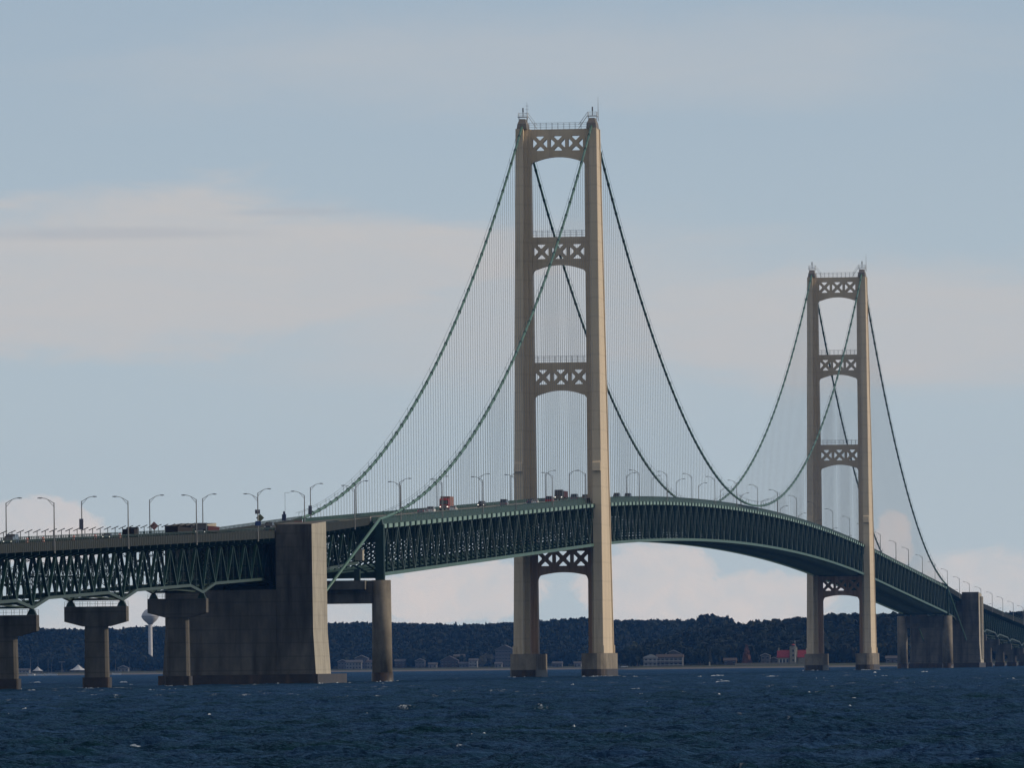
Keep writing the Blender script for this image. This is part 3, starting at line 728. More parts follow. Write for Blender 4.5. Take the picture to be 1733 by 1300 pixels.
# ------------------------------------------------------------------ vehicles
def paint(n, c): return MATS.get(n) or (mat(n, c, 0.7, 0.1, 1.0, spec=0.1) if 'trailer' in n else mat(n, c, 0.35, 0.04, 1.0, spec=0.4))
def wheels(root, xs_, w, r):
    for x in xs_:
        for s in (-1, 1):
            b = MB(); b.tube([(x, s*(w-.24), r), (x, s*w, r)], r, 14); b.tube([(x, s*w, r), (x, s*(w+.02), r)], r*.55, 10, 1); b.build('wheel', [m_black, m_galv], root)
def lights(root, xf, xr, w, z, on):
    for s in (-1, 1):
        b = MB(); b.box(xf-.04, xf+.03, s*w-.17, s*w+.17, z-.1, z+.1); b.build('headlight', m_lit if on else m_white, root)
        b = MB(); b.box(xr-.03, xr+.04, s*w-.12, s*w+.12, z, z+.22); b.build('tail_light', m_tail, root)
def car(x, y, head, kind, pm, label, on=False):
    """front of the car toward local +x"""
    L, W, H = {'sedan': (4.7, .9, 1.45), 'suv': (4.8, .95, 1.8), 'van': (5.4, 1.0, 2.1), 'pickup': (5.6, 1.0, 1.85)}[kind]
    root = empty(kind if kind != 'suv' else 'estate_car', (x, y, road(x)+.01), label, {'sedan': 'car', 'suv': 'car', 'van': 'van', 'pickup': 'pickup truck'}[kind], 'vehicles on the bridge', 0 if head > 0 else math.pi)
    b = MB(); f = L/2
    if kind == 'sedan': prof = [(-f, .35), (f, .35), (f, .7), (f-.2, .82), (1.0, .95), (-1.5, 1.0), (-f+.05, .95)]; cabp = [(1.1, .95), (.35, H), (-1.0, H), (-1.75, .98)]
    elif kind == 'suv': prof = [(-f, .4), (f, .4), (f, .95), (f-.2, 1.05), (1.2, 1.12), (-f, 1.12)]; cabp = [(1.25, 1.1), (.55, H), (-2.0, H), (-f+.06, 1.1)]
    elif kind == 'van': prof = [(-f, .4), (f, .4), (f, 1.0), (f-.25, 1.15), (-f, 1.2)]; cabp = [(f-.3, 1.14), (f-1.2, H), (-f+.1, H), (-f+.02, 1.18)]
    else: prof = [(-f, .5), (f, .5), (f, 1.0), (f-.2, 1.1), (1.3, 1.16), (-f, 1.16)]; cabp = [(1.35, 1.12), (.65, H), (-.75, H), (-.95, 1.12)]
    sect = [[(px, -W, pz) for px, pz in prof], [(px, W, pz) for px, pz in prof]]
    b.loft(sect)
    body = b.build('body', pm, root)
    b = MB(); t = .12
    b.loft([[(px, -W+.06, pz-.02) if i in (0, 3) else (px, -W+.2, pz-.06) for i, (px, pz) in enumerate(cabp)], [(px, W-.06, pz-.02) if i in (0, 3) else (px, W-.2, pz-.06) for i, (px, pz) in enumerate(cabp)]])
    b.build('window_band', m_glass, body)
    b = MB(); x1, x2 = cabp[1][0], cabp[2][0]; b.box(x2-.05, x1+.05, -W+.18, W-.18, H-.07, H)
    for s in (-1, 1):
        for (xa, xb) in ((cabp[0][0], x1), (cabp[3][0], x2), ((x1+x2)/2, (x1+x2)/2)):
            b.beam((xa, s*(W-.07), cabp[0][1]), (xb, s*(W-.19), H-.04), .06, .09)
    b.build('roof', pm, body)
    wheels(root, (L*.31, -L*.31), W, .34); lights(root, f, -f, W-.22, .72, on)
    return root
def lorry(x, y, head, cabm, boxm, Lbox, label, on=False, Hbox=3.9):
    root = empty('lorry', (x, y, road(x)+.01), label, 'lorry', 'vehicles on the bridge', 0 if head > 0 else math.pi)
    b = MB(); pr = [(-1.3, .6), (1.3, .6), (1.35, 1.6), (1.0, 2.9), (.6, 3.25), (-1.3, 3.35)]
    b.loft([[(px, -1.2, pz) for px, pz in pr], [(px, 1.2, pz) for px, pz in pr]]); cb = b.build('cab', cabm, root)
    b = MB(); b.hexa([(1.36, -1.05, 1.72), (1.40, -1.05, 1.72), (1.40, 1.05, 1.72), (1.36, 1.05, 1.72), (1.06, -1.0, 2.78), (1.10, -1.0, 2.78), (1.10, 1.0, 2.78), (1.06, 1.0, 2.78)]); b.build('windscreen', m_glass, cb)
    b = MB(); b.box(1.3, 1.42, -1.0, 1.0, .55, .85); b.box(1.33, 1.4, -.6, .6, .95, 1.5); b.build('grille', m_galv, cb)
    if Lbox:
        b = MB(); b.box(-1.9-Lbox, -1.9, -1.28, 1.28, 1.15, Hbox); t = b.build('trailer', boxm, root)
        b = MB(); b.box(-1.9-Lbox-.04, -1.9-Lbox-.001, -1.15, 1.15, 1.3, Hbox-.15); b.build('rear_door', boxm, t)
        b = MB(); b.box(-1.8-Lbox, -1.2, -.5, .5, .75, 1.14); b.build('chassis', m_black, root)
        wheels(root, (.6, -2.6, -Lbox-.2, -Lbox-1.3), 1.2, .5)
    else:
        b = MB(); b.box(-5.4, -1.2, -.5, .5, .7, 1.1); b.build('chassis', m_black, root); wheels(root, (.6, -3.6, -4.8), 1.2, .5)
    for s in (-1, 1):
        b = MB(); b.box(1.36, 1.46, s*.95-.18, s*.95+.18, .95, 1.2); b.build('headlight', m_lit if on else m_white, cb)
    return root
p_dark = paint('dark_car_paint', (0.02, 0.02, 0.022)); p_grey = paint('grey_car_paint', (0.16, 0.16, 0.17)); p_white = paint('white_car_paint', (0.62, 0.62, 0.60)); p_red = paint('red_car_paint', (0.30, 0.016, 0.018))
p_dull = paint('dull_pink_trailer_paint', (0.22, 0.12, 0.11)); p_navy = paint('navy_car_paint', (0.02, 0.03, 0.08)); p_brown = paint('brown_trailer_paint', (0.020, 0.017, 0.017)); p_maroon = paint('maroon_trailer_paint', (0.055, 0.016, 0.016)); p_silver = paint('silver_car_paint', (0.34, 0.34, 0.34))
car(-1033, 4, -1, 'suv', p_dark, 'dark oncoming estate car with lit headlights at the far left of the bridge', True)
car(-1020, 5.5, -1, 'van', p_navy, 'dark tall van behind the leftmost oncoming car')
car(-903, 4, -1, 'sedan', p_dark, 'dark oncoming saloon car with lit headlights on the left approach', True)
lorry(-921.7, -4, 1, p_dark, p_brown, 6.5, 'dark short box lorry driving away on the left approach', Hbox=2.8).scale = (.8, .95, .82)
lorry(-850, -5, 1, p_brown, p_brown, 20, 'long dark brown lorry and trailer driving away left of the lit cab', Hbox=2.85).scale = (1, 1, .76)
lorry(-761, 4, -1, p_dark, p_maroon, 19, 'oncoming dark lorry with lit headlights towing a long maroon trailer', True, 2.6).scale = (1, 1, .85)
car(-660, 2, -1, 'suv', p_dark, 'dark car beside the blue cabinet above the anchor block')
car(-723, -6, 1, 'sedan', p_navy, 'navy car just left of the blue cabinet, close to the near rail')
car(-658, -4.5, 1, 'pickup', p_red, 'red pickup truck beside the foot of the left main cable')
car(-386, -2, 1, 'sedan', p_grey, 'grey car left of the white car, below the cable')
car(-364, -2, 1, 'suv', p_white, 'white estate car just left of the red lorry')
lorry(-288, 3, -1, p_red, p_dull, 9, 'bright red oncoming lorry with dull trailer, near the middle of the side span', True)
car(-312, -2, 1, 'sedan', p_white, 'white car in front of the red lorry')
car(-195.5, 3, -1, 'suv', p_dark, 'dark oncoming car with lit headlights right of the red lorry', True)
car(-183, -2, 1, 'van', p_grey, 'grey van driving away, just left of the near tower')
car(-122.6, -4.5, 1, 'sedan', p_white, 'white car seen in front of the near tower\'s left leg')
car(-112, -2, 1, 'sedan', p_navy, 'navy car beside the white car at the near tower\'s left leg')
car(-87, -5, 1, 'van', p_red, 'red van between the legs of the near tower')
lorry(20, 3, -1, p_dark, p_maroon, 12, 'dark oncoming lorry with maroon trailer between the legs of the near tower', True, 3.0)
car(-8, -4.5, 1, 'van', p_grey, 'grey van right of the maroon trailer, between the tower legs')
car(15, -5.5, 1, 'suv', p_silver, 'silver car close to the right leg of the near tower')
car(205, 3, -1, 'van', p_dark, 'dark van roof just right of the near tower, the left of two')
car(243, 3, -1, 'van', p_navy, 'dark van roof just right of the near tower, the right of two')

# ------------------------------------------------------------------ far shore: terrain
def sstep(a, b, v):
    t = np.clip((v-a)/(b-a), 0, 1); return t*t*(3-2*t)
def shore_x(y): return 3480+1800*sstep(300, 470, np.asarray(y, float))+25*np.sin(np.asarray(y)/37.0)
def wob(x, y):
    return 1.3*np.sin(x/83+y/47)+1.1*np.sin(x/51-y/71+1.3)+.6*np.sin(y/29+.7)
def ground(x, y):
    x = np.asarray(x, float); y = np.asarray(y, float); d = x-shore_x(y)
    g = np.where(d < 0, d*0.08, np.minimum(d*.07, 1.6))+0.012*np.clip(d-25, 0, 110)
    H = np.where(y > 390, 27.0, 20.5)-10.0*np.exp(-((y-335)/42.0)**2)+0.8*np.sin(y/63.0)
    H = H*(0.35+0.65*sstep(-140, 60, y))
    return g+(H+wob(x, y))*sstep(90, 620, d)*(d > 0)
ys = np.arange(-420, 1700, 10.0); ds = np.concatenate([np.arange(-30, 160, 6.0), np.arange(160, 1300, 20.0)])
gv = []; nd = len(ds)
for yy in ys:
    sx = float(shore_x(yy))
    for d_ in ds: gv.append((sx+d_, yy, float(ground(sx+d_, yy))))
gf = [(i*nd+j, (i+1)*nd+j, (i+1)*nd+j+1, i*nd+j+1) for i in range(len(ys)-1) for j in range(nd-1)]
me = bpy.data.meshes.new('hills'); me.from_pydata(gv, [], gf)
def ground_mat():
    m = mat('shore_ground', (0.05, 0.055, 0.03), 0.9, 0.3, 0.03, spec=0.1); t = m.node_tree; b = t.nodes['Principled BSDF']
    old = b.inputs['Base Color'].links[0].from_socket
    g = t.nodes.new('ShaderNodeNewGeometry'); s_ = t.nodes.new('ShaderNodeSeparateXYZ'); t.links.new(g.outputs['Position'], s_.inputs[0])
    mr = t.nodes.new('ShaderNodeMapRange'); t.links.new(s_.outputs[2], mr.inputs[0]); mr.inputs[1].default_value = .75; mr.inputs[2].default_value = 1.25
    mx = t.nodes.new('ShaderNodeMix'); mx.data_type = 'RGBA'; t.links.new(mr.outputs[0], mx.inputs[0]); mx.inputs[6].default_value = (0.13, 0.12, 0.105, 1); t.links.new(old, mx.inputs[7])
    t.links.new(mx.outputs[2], b.inputs['Base Color']); return m
me.materials.append(ground_mat())
hill = bpy.data.objects.new('hills', me); C.objects.link(hill); hill['kind'] = 'structure'
for p in me.polygons: p.use_smooth = True

# ------------------------------------------------------------------ trees
def leaf_mat():
    m = bpy.data.materials.new('foliage'); m.use_nodes = True; t = m.node_tree; b = t.nodes['Principled BSDF']
    b.inputs['Roughness'].default_value = 0.8; b.inputs['Specular IOR Level'].default_value = 0.1
    at = t.nodes.new('ShaderNodeAttribute'); at.attribute_name = 'tint'
    g = t.nodes.new('ShaderNodeNewGeometry'); n = t.nodes.new('ShaderNodeTexNoise'); t.links.new(g.outputs['Position'], n.inputs['Vector']); n.inputs['Scale'].default_value = .35; n.inputs['Detail'].default_value = 3
    r = t.nodes.new('ShaderNodeValToRGB'); t.links.new(n.outputs[0], r.inputs[0]); r.color_ramp.elements[0].position = .3; r.color_ramp.elements[1].position = .75
    r.color_ramp.elements[0].color = (.75, .75, .78, 1); r.color_ramp.elements[1].color = (1.25, 1.22, 1.1, 1)
    mx = t.nodes.new('ShaderNodeMix'); mx.data_type = 'RGBA'; mx.blend_type = 'MULTIPLY'; mx.inputs[0].default_value = 1
    t.links.new(at.outputs['Color'], mx.inputs[6]); t.links.new(r.outputs[0], mx.inputs[7]); t.links.new(mx.outputs[2], b.inputs['Base Color'])
    return m
m_leaf = leaf_mat(); m_bark = mat('bark', (0.06, 0.045, 0.035), 0.9, 0.2)
rs = np.random.RandomState(11)
def crown_arrays(h, w, nclump, conic, rs):
    """leaf clumps: small crumpled quads spread over and inside a crown, plus lobes; returns (verts, quads)"""
    V = []; 
    nl = 7
    lob = [(0, 0, .62, .36)]
    for i in range(nl):
        a = rs.rand()*6.283; rr = .26*(.4+rs.rand()); lob.append((math.cos(a)*rr, math.sin(a)*rr, .34+.44*rs.rand(), .17+.13*rs.rand()))
    for i in range(nclump):
        if conic:
            t = rs.rand()**.7; z = 1-t*.92; rad = .05+.40*t*(0.75+.5*rs.rand()); a = rs.rand()*6.283; c = np.array([math.cos(a)*rad, math.sin(a)*rad, z])
            n = np.array([math.cos(a), math.sin(a), .5])
        else:
            lx, ly, lz, lr = lob[rs.randint(len(lob))]
            n = rs.randn(3); n /= np.linalg.norm(n)
            if n[2] < -.5: n[2] *= -.6
            c = np.array([lx, ly, lz])+n*lr*np.array([1, 1, .95])*(0.75+.3*rs.rand())
        c = c*np.array([w, w, h])
        s_ = (.06+.06*rs.rand())*w*(1.25 if not conic else .9)
        u = rs.randn(3); u -= n*u.dot(n)/(n.dot(n)); u /= np.linalg.norm(u); v = np.cross(n/np.linalg.norm(n), u)
        for (a_, b_) in ((-1, -1), (1, -1), (1, 1), (-1, 1)):
            V.append(c+u*a_*s_*(.7+.6*rs.rand())+v*b_*s_*(.7+.6*rs.rand())+n*s_*.35*rs.randn())
    V = np.array(V); Q = np.arange(len(V)).reshape(-1, 4)
    return V, Q
VARI = [crown_arrays(1, 1, 70, i >= 5, np.random.RandomState(30+i)) for i in range(7)]
FINE = [crown_arrays(1, 1, 240, i >= 5, np.random.RandomState(60+i)) for i in range(7)]
def set_tint(me, cols):
    ca = me.color_attributes.new('tint', 'FLOAT_COLOR', 'POINT'); ca.data.foreach_set('color', np.concatenate([cols, np.ones((len(cols), 1))], 1).astype(np.float32).ravel())
def tree_tint(rs):
    r = rs.rand()
    base = np.array([.018, .026, .015]) if r < .6 else (np.array([.013, .020, .014]) if r < .85 else np.array([.028, .031, .015]))
    return base*(.50+.28*rs.rand())
VS, QS, TS = [], [], []; off = 0
def add_crown(x, y, z, h, w, k, tint_):
    global off
    V, Q = VARI[k]; a = rs.rand()*6.283; ca, sa = math.cos(a), math.sin(a)
    P = np.stack([(V[:, 0]*ca-V[:, 1]*sa)*w+x, (V[:, 0]*sa+V[:, 1]*ca)*w+y, V[:, 2]*h+z], 1)
    VS.append(P); QS.append(Q+off); TS.append(np.repeat(tint_[None], len(P), 0)); off += len(P)
ntree = 0
for (y0, y1, step) in ((-330, 330, 8.5), (330, 1300, 9.5)):
    yv = y0
    while yv < y1:
        d = 105.0
        while d < 800:
            yy = yv+rs.uniform(-5, 5); dd = d+rs.uniform(-6, 6); xx = float(shore_x(yy))+dd
            px = (yy+289.4)/(xx+2904.8)-0.10428
            if -0.062 < -px < 0.062 and not (d < 240 and rs.rand() < .15):
                k = rs.randint(0, 5) if rs.rand() < .92 else rs.randint(5, 7)
                h = rs.uniform(11, 14) if k < 5 else rs.uniform(11, 16.5); w = h*rs.uniform(.75, 1.05) if k < 5 else h*rs.uniform(.42, .55)
                add_crown(xx, yy, float(ground(xx, yy))-h*.06, h, w, k, tree_tint(rs)); ntree += 1
            d += step*1.15 if d < 330 else (step*2.6 if d < 560 else step*1.25)
        yv += step
P = np.concatenate(VS); Q = np.concatenate(QS); Tn = np.concatenate(TS)
me = bpy.data.meshes.new('forest'); me.vertices.add(len(P)); me.vertices.foreach_set('co', P.astype(np.float32).ravel())
me.loops.add(Q.size); me.loops.foreach_set('vertex_index', Q.astype(np.int32).ravel()); me.polygons.add(len(Q))
me.polygons.foreach_set('loop_start', (np.arange(len(Q))*4).astype(np.int32)); me.polygons.foreach_set('loop_total', np.full(len(Q), 4, np.int32)); me.update(); me.validate()
set_tint(me, Tn); me.materials.append(m_leaf)
fo = bpy.data.objects.new('forest', me); C.objects.link(fo)
tag(fo, 'dense dark wood covering the low hills across the water', 'forest', None, 'stuff')
print('forest trees', ntree, 'quads', len(Q))
# single trees at the foot of the wood
def tree_thing(x, y, h, w, k, tint_, label, group):
    z = float(ground(x, y)); root = empty('tree', (x, y, z-.1), label, 'tree', group, rs.rand()*6.283)
    V, Q = FINE[k]; me = bpy.data.meshes.new('crown'); me.from_pydata((V*np.array([w, w, h])).tolist(), [], Q.tolist()); set_tint(me, np.repeat(tint_[None], len(V), 0)*(.8+.4*rs.rand(len(V), 1))); me.materials.append(m_leaf)
    o = bpy.data.objects.new('crown', me); C.objects.link(o); o.parent = root
    b = MB(); b.tube([(0, 0, 0), (0.1, 0, h*.3), (0, 0, h*.7)], [h*.028, h*.02, h*.008], 6)
    for i in range(4):
        a = i*1.6+.4; b.tube([(0, 0, h*(.28+.07*i)), (math.cos(a)*w*.26, math.sin(a)*w*.26, h*(.45+.08*i))], [h*.011, h*.004], 5)
    b.build('trunk', m_bark, root)
    return root

# ------------------------------------------------------------------ far shore: buildings
def at(px, x): # point on the far shore seen at azimuth px
    a = YAW-(px-866.5)/FPX
    return x, CAM[1]+(x-CAM[0])*math.tan(a)
m_win = mat('house_window', (0.03, 0.035, 0.045), 0.2, 0.05); m_roofg = mat('grey_shingle_roof', (0.07, 0.065, 0.065), 0.9, 0.2); m_roofr = mat('red_roof', (0.24, 0.022, 0.024), 0.7, 0.12); m_roofb = mat('brown_roof', (0.06, 0.045, 0.04), 0.9, 0.2)
m_wwall = mat('white_clapboard', (0.15, 0.15, 0.15), 0.7, 0.06); m_gwall = mat('grey_clapboard', (0.085, 0.085, 0.095), 0.8, 0.1); m_bwall = mat('brown_clapboard', (0.05, 0.036, 0.033), 0.8, 0.15); m_buff = mat('buff_brick', (0.21, 0.19, 0.145), 0.85, 0.12); m_wtow = mat('pale_tank_paint', (0.46, 0.45, 0.45), 0.6, 0.08); m_trim = mat('house_trim', (0.30, 0.30, 0.30), 0.6, 0.05); m_canvas = mat('white_canvas', (0.55, 0.55, 0.56), 0.7, 0.03)
def house(px, x, w, dep, st, wall, roof, label, gable_front=False, pitch=.45, balcony=False, chimney=False, name='house', group='houses on the far shore', zoff=0.0):
    X_, Y_ = at(px, x); z = float(ground(X_, Y_))+zoff
    root = empty(name, (X_, Y_, z-.3), label, 'house' if name == 'house' else name.replace('_', ' '), group)
    H = 2.9*st+.3; b = MB(); b.box(-dep/2, dep/2, -w/2, w/2, -.8, H)
    wl = b.build('wall', wall, root)
    rise = (w if gable_front else dep)/2*pitch; o = .45; b = MB()
    if gable_front:
        b.loft([[(xx, -w/2-o, H-.15), (xx, w/2+o, H-.15), (xx, w/2+o, H+.1), (xx, 0, H+rise+.25), (xx, -w/2-o, H+.1)] for xx in (-dep/2-o, dep/2+o)])
    else:
        b.loft([[(-dep/2-o, yy, H-.15), (dep/2+o, yy, H-.15), (dep/2+o, yy, H+.1), (0, yy, H+rise+.25), (-dep/2-o, yy, H+.1)] for yy in (-w/2-o, w/2+o)])
    rf = b.build('roof', roof, root)
    if gable_front:
        b = MB()
        for k in (-1, 1): b.beam((-dep/2-o-.06, k*(w/2+o), H+.05), (-dep/2-o-.06, 0, H+rise+.22), .12, .35)
        b.build('gable_trim', m_trim, rf)
    if chimney:
        b = MB(); b.box(-.4, .4, w*.25-.45, w*.25+.45, H, H+rise+1.5); b.build('chimney', m_buff, rf)
    n = max(2, int(w/2.6))
    for s_ in range(st):
        for i in range(n):
            yy = -w/2+w*(i+.5)/n; zz = s_*2.9+1.0
            if s_ == 0 and i == n//2:
                b = MB(); b.box(-dep/2-.07, -dep/2-.001, yy-.5, yy+.5, .3, 2.3); b.build('door', m_bwall, wl); continue
            b = MB(); b.box(-dep/2-.05, -dep/2-.001, yy-.62, yy+.62, zz, zz+1.3); wi = b.build('window', m_win, wl)
            b = MB(); b.box(-dep/2-.09, -dep/2-.06, yy-.75, yy+.75, zz-.14, zz-.01); b.box(-dep/2-.09, -dep/2-.06, yy-.75, yy+.75, zz+1.31, zz+1.44); b.build('window_frame', m_trim, wi)
    if balcony:
        for s_ in range(st):
            zz = s_*2.9+.15; b = MB(); b.box(-dep/2-1.9, -dep/2-.01, -w/2, w/2, zz-.15, zz+.02)
            b.box(-dep/2-1.9, -dep/2-1.8, -w/2, w/2, zz+.55, zz+1.05)
            m = max(3, int(w/2.6))
            for i in range(m+1): yy = -w/2+w*i/m; b.box(-dep/2-1.9, -dep/2-1.75, yy-.08, yy+.08, zz, zz+2.8)
            b.build('balcony', m_trim, root)
    return root
XL, XR = 5345, 3560
house(34, XL, 12, 7, 1, m_wwall, m_roofg, 'low white building at the marina on the far left shore', pitch=.25, balcony=True)
house(204, XL, 9, 6, 1, m_wwall, m_roofg, 'small white house between the second pier and the water tower', gable_front=True)
house(251, XL+20, 6, 6, 2, m_bwall, m_roofb, 'dim brownish house at the foot of the water tower')
house(594, XL, 13, 8, 2, m_wwall, m_roofg, 'white house just right of the anchor block, nearest the beach')
house(607, XL+26, 11, 8, 3, m_gwall, m_roofg, 'tall grey house behind the white house by the cable bent', gable_front=True)
house(624, XL+6, 8, 7, 2, m_wwall, m_roofb, 'pale house half hidden behind the round bent column')
house(706, XL+8, 8, 7, 2, m_gwall, m_roofg, 'small grey gabled house right of the cable bent', gable_front=True)
house(727, XL, 7, 6, 1, m_wwall, m_roofg, 'little white cottage left of the brown house')
house(756, XL+10, 15, 9, 2, m_bwall, m_roofb, 'wide brown house with pale gable edge', gable_front=True, pitch=.5)
house(780, XL+5, 8, 7, 1, m_gwall, m_roofg, 'low grey house right of the brown house')
house(796, XL, 7, 7, 2, m_wwall, m_roofg, 'narrow white two-storey house left of the tall grey hotel', balcony=True)
house(850, XL+15, 16, 12, 5, m_gwall, m_roofg, 'tall grey hotel with front gable beside the near tower pedestal', gable_front=True, name='hotel', pitch=.5)
house(938, XL, 8, 7, 1, m_gwall, m_roofg, 'dim low house between the near tower pedestals, left one')
house(972, XL, 6, 6, 1, m_wwall, m_roofg, 'small pale shed between the near tower pedestals, right one')
house(1096, XR, 8.6, 8, 2, m_wwall, m_trim, 'white gabled motel wing with balconies, the left end of the motel', gable_front=True, pitch=.4, balcony=True, name='motel')
house(1128, XR+3, 17.5, 8, 2, m_gwall, m_roofb, 'long two-storey motel wing with white balcony rails', balcony=True, name='motel')
house(1135, XR+58, 10, 8, 2, m_gwall, m_roofg, 'dim house with white gable peak up the slope behind the motel', gable_front=True, zoff=1.5)
house(1290, XR-6, 6, 6, 2, m_gwall, m_roofg, 'small pale house among dark trees left of the red roofed lighthouse', gable_front=True)
house(575, XL+22, 8, 7, 2, m_gwall, m_roofb, 'dim grey house peeping out beside the anchor block, behind the beach houses', gable_front=True, zoff=.3)
house(672, XL+20, 9, 7, 2, m_bwall, m_roofg, 'dark brown house set back between the bent column and the small grey gabled house')
house(741, XL+24, 8, 7, 2, m_gwall, m_roofb, 'dim grey house on the rise behind the white cottage', gable_front=True)
house(772, XL+28, 9, 8, 3, m_gwall, m_roofg, 'tall dim house back from the shore right of the brown house')
house(838, XL-2, 6, 6, 1, m_wwall, m_roofg, 'tiny pale beach hut in front of the tall grey hotel')
house(160, XL+10, 9, 7, 2, m_gwall, m_roofg, 'dim house mostly hidden behind the second T-shaped pier')
house(1230, XR+2, 8, 7, 1, m_bwall, m_roofb, 'low dark cabin among the trees left of the russet tree')
house(1304, XR-2, 7, 7, 1, m_gwall, m_roofg, 'low grey shed half hidden left of the lighthouse roof', gable_front=True)
house(1505, XR-2, 9, 7, 1, m_gwall, m_roofg, 'low dim house between the far tower and the far cable bent')
# lighthouse
def lighthouse():
    X_, Y_ = at(1335, XR-14); z = float(ground(X_, Y_))
    root = empty('lighthouse', (X_, Y_, z-.2), 'buff brick lighthouse with square tower and bright red gabled roof', 'lighthouse')
    b = MB(); b.box(-4, 4, 1.9, 9.3, -1, 4.6); b.box(-4, 4, -10.5, -3.9, -1, 4.6); b.box(-1.9, 5, -3.9, 1.9, -1, 4.4); wl = b.build('wall', m_buff, root)
    for a, c_ in ((1.6, 9.8), (-11.0, -3.6)):
        b = MB(); b.loft([[(-4.6, yy, 4.5), (4.6, yy, 4.5), (0, yy, 9.4)] for yy in (a, c_)]); rf = b.build('roof', m_roofr, root)
        if a > 0:
            b = MB(); b.box(-.5, .5, 8.4, 9.3, 8, 11); b.build('chimney', m_buff, rf)
    b = MB(); b.box(-5.2, 0, -3.3, 1.3, -1, 11.0)
    for y0 in (-3.45, -1.75, -.05): b.box(-5.35, -4.6, y0, y0+1.3, 11.0, 11.9)
    tw = b.build('tower', m_buff, root)
    for zz in (2, 5.2, 8.2):
        b = MB(); b.box(-5.26, -5.201, -1.5, -.5, zz, zz+1.5); b.build('window', m_win, tw)
    b = MB(); b.tube([(-2.5, -1, 11), (-2.5, -1, 12.6)], 1.1, 8); b.tube([(-2.5, -1, 12.6), (-2.5, -1, 13.6)], [1.35, .1], 8, 1); b.build('lantern', [m_glass, m_roofr], tw)
    for yy in (3.0, 5.2, 7.4):
        b = MB(); b.box(-4.06, -4.001, yy-.7, yy+.7, 1, 3.4); b.build('window', m_win, wl)
        b = MB(); b.box(-4.12, -4.07, yy+.72, yy+.95, .8, 3.6); b.build('window_frame', m_white, wl)
lighthouse()
def simple(name, px, x, label, cat, mb, mats, group=None, zoff=0.0):
    X_, Y_ = at(px, x); o = mb.build(name, mats); o.location = (X_, Y_, float(ground(X_, Y_))+zoff); return tag(o, label, cat, group)
b = MB(); b.tube([(0, 0, -.5), (0, 0, 15)], [.14, .07], 6); b.tube([(0, 0, 15), (0, 0, 15.3)], .16, 6); simple('flagpole', 1340, XR-24, 'thin white flagpole in front of the lighthouse tower', 'flagpole', b, m_white)
b = MB(); b.box(-.4, .4, -24, 24, -1.5, 1.3); b.box(-.5, .5, -24.1, 24.1, 1.3, 1.5); simple('sea_wall', 1300, XR-42, 'long low pale wall along the shore by the lighthouse', 'wall', b, m_buff)
b = MB(); b.box(-.3, .3, -.45, .45, -.4, 2.3); b.tube([(0, 0, 2.3), (0, 0, 2.9)], [.3, .05], 6); simple('gate_post', 1195, XR-36, 'single pale gate post on the shore left of the sea wall', 'post', b, m_cpale)
# water tower
X_, Y_ = at(250, XL+60); z = float(ground(X_, Y_))
wtw = empty('water_tower', (X_, Y_, z-.3), 'white water tower with bulb tank on a slim stem above the trees', 'water tower')
b = MB(); b.tube([(0, 0, -.5), (0, 0, 3), (0, 0, 7), (0, 0, 38.5)], [4.2, 3.0, 1.75, 1.7], 20); b.build('stem', m_wtow, wtw, smooth=True)
prof = [(1.75, 36), (3.2, 37.6), (5.6, 39.6), (7.3, 42.0), (7.5, 43.2), (6.9, 45.2), (5.2, 47.6), (3.0, 49.2), (.6, 50.0), (.05, 50.05)]
b = MB(); b.tube([(0, 0, h+2.5) for r_, h in prof], [r_ for r_, h in prof], 28); tk = b.build('tank', m_wtow, wtw, smooth=True)
b = MB(); b.tube([(0, 0, 45.4), (0, 0, 45.8)], [7.75, 7.75], 28); b.build('tank_rim', m_sgrey, tk); b = MB(); b.tube([(0, 0, 52.5), (0, 0, 53.7), (0, 0, 55)], [.5, .3, .1], 8); b.build('tank_vent', m_white, tk)
# tents, boats at the marina
def tent(px, x, w, h, label):
    b = MB(); n = 8; rings = []
    for t in (0, .25, .5, .75, 1):
        rr = w/2*(1-t)**1.0*(1-.22*math.sin(math.pi*t)) if t < 1 else .12; rings.append([(rr*.6*math.cos(6.283*k/n+.39), rr*math.sin(6.283*k/n+.39), 2.1+h*t) for k in range(n)])
    b.loft(rings)
    root_ = empty('tent', (*at(px, x), 0), label, 'tent', 'white tents on the far shore'); root_.location.z = float(ground(*at(px, x)))
    b.build('canopy', m_canvas, root_); p = MB()
    for k in range(n): p.tube([(w/2*.58*math.cos(6.283*k/n+.39), w/2*.97*math.sin(6.283*k/n+.39), -.3), (w/2*.58*math.cos(6.283*k/n+.39), w/2*.97*math.sin(6.283*k/n+.39), 2.2)], .1, 5)
    p.build('tent_poles', m_galv, root_)
tent(127.5, XL-12, 15.5, 4.6, 'large white peaked tent beside the second pier, on the beach')
tent(59, XL-8, 9.5, 3.6, 'smaller white peaked tent at the marina on the left shore')
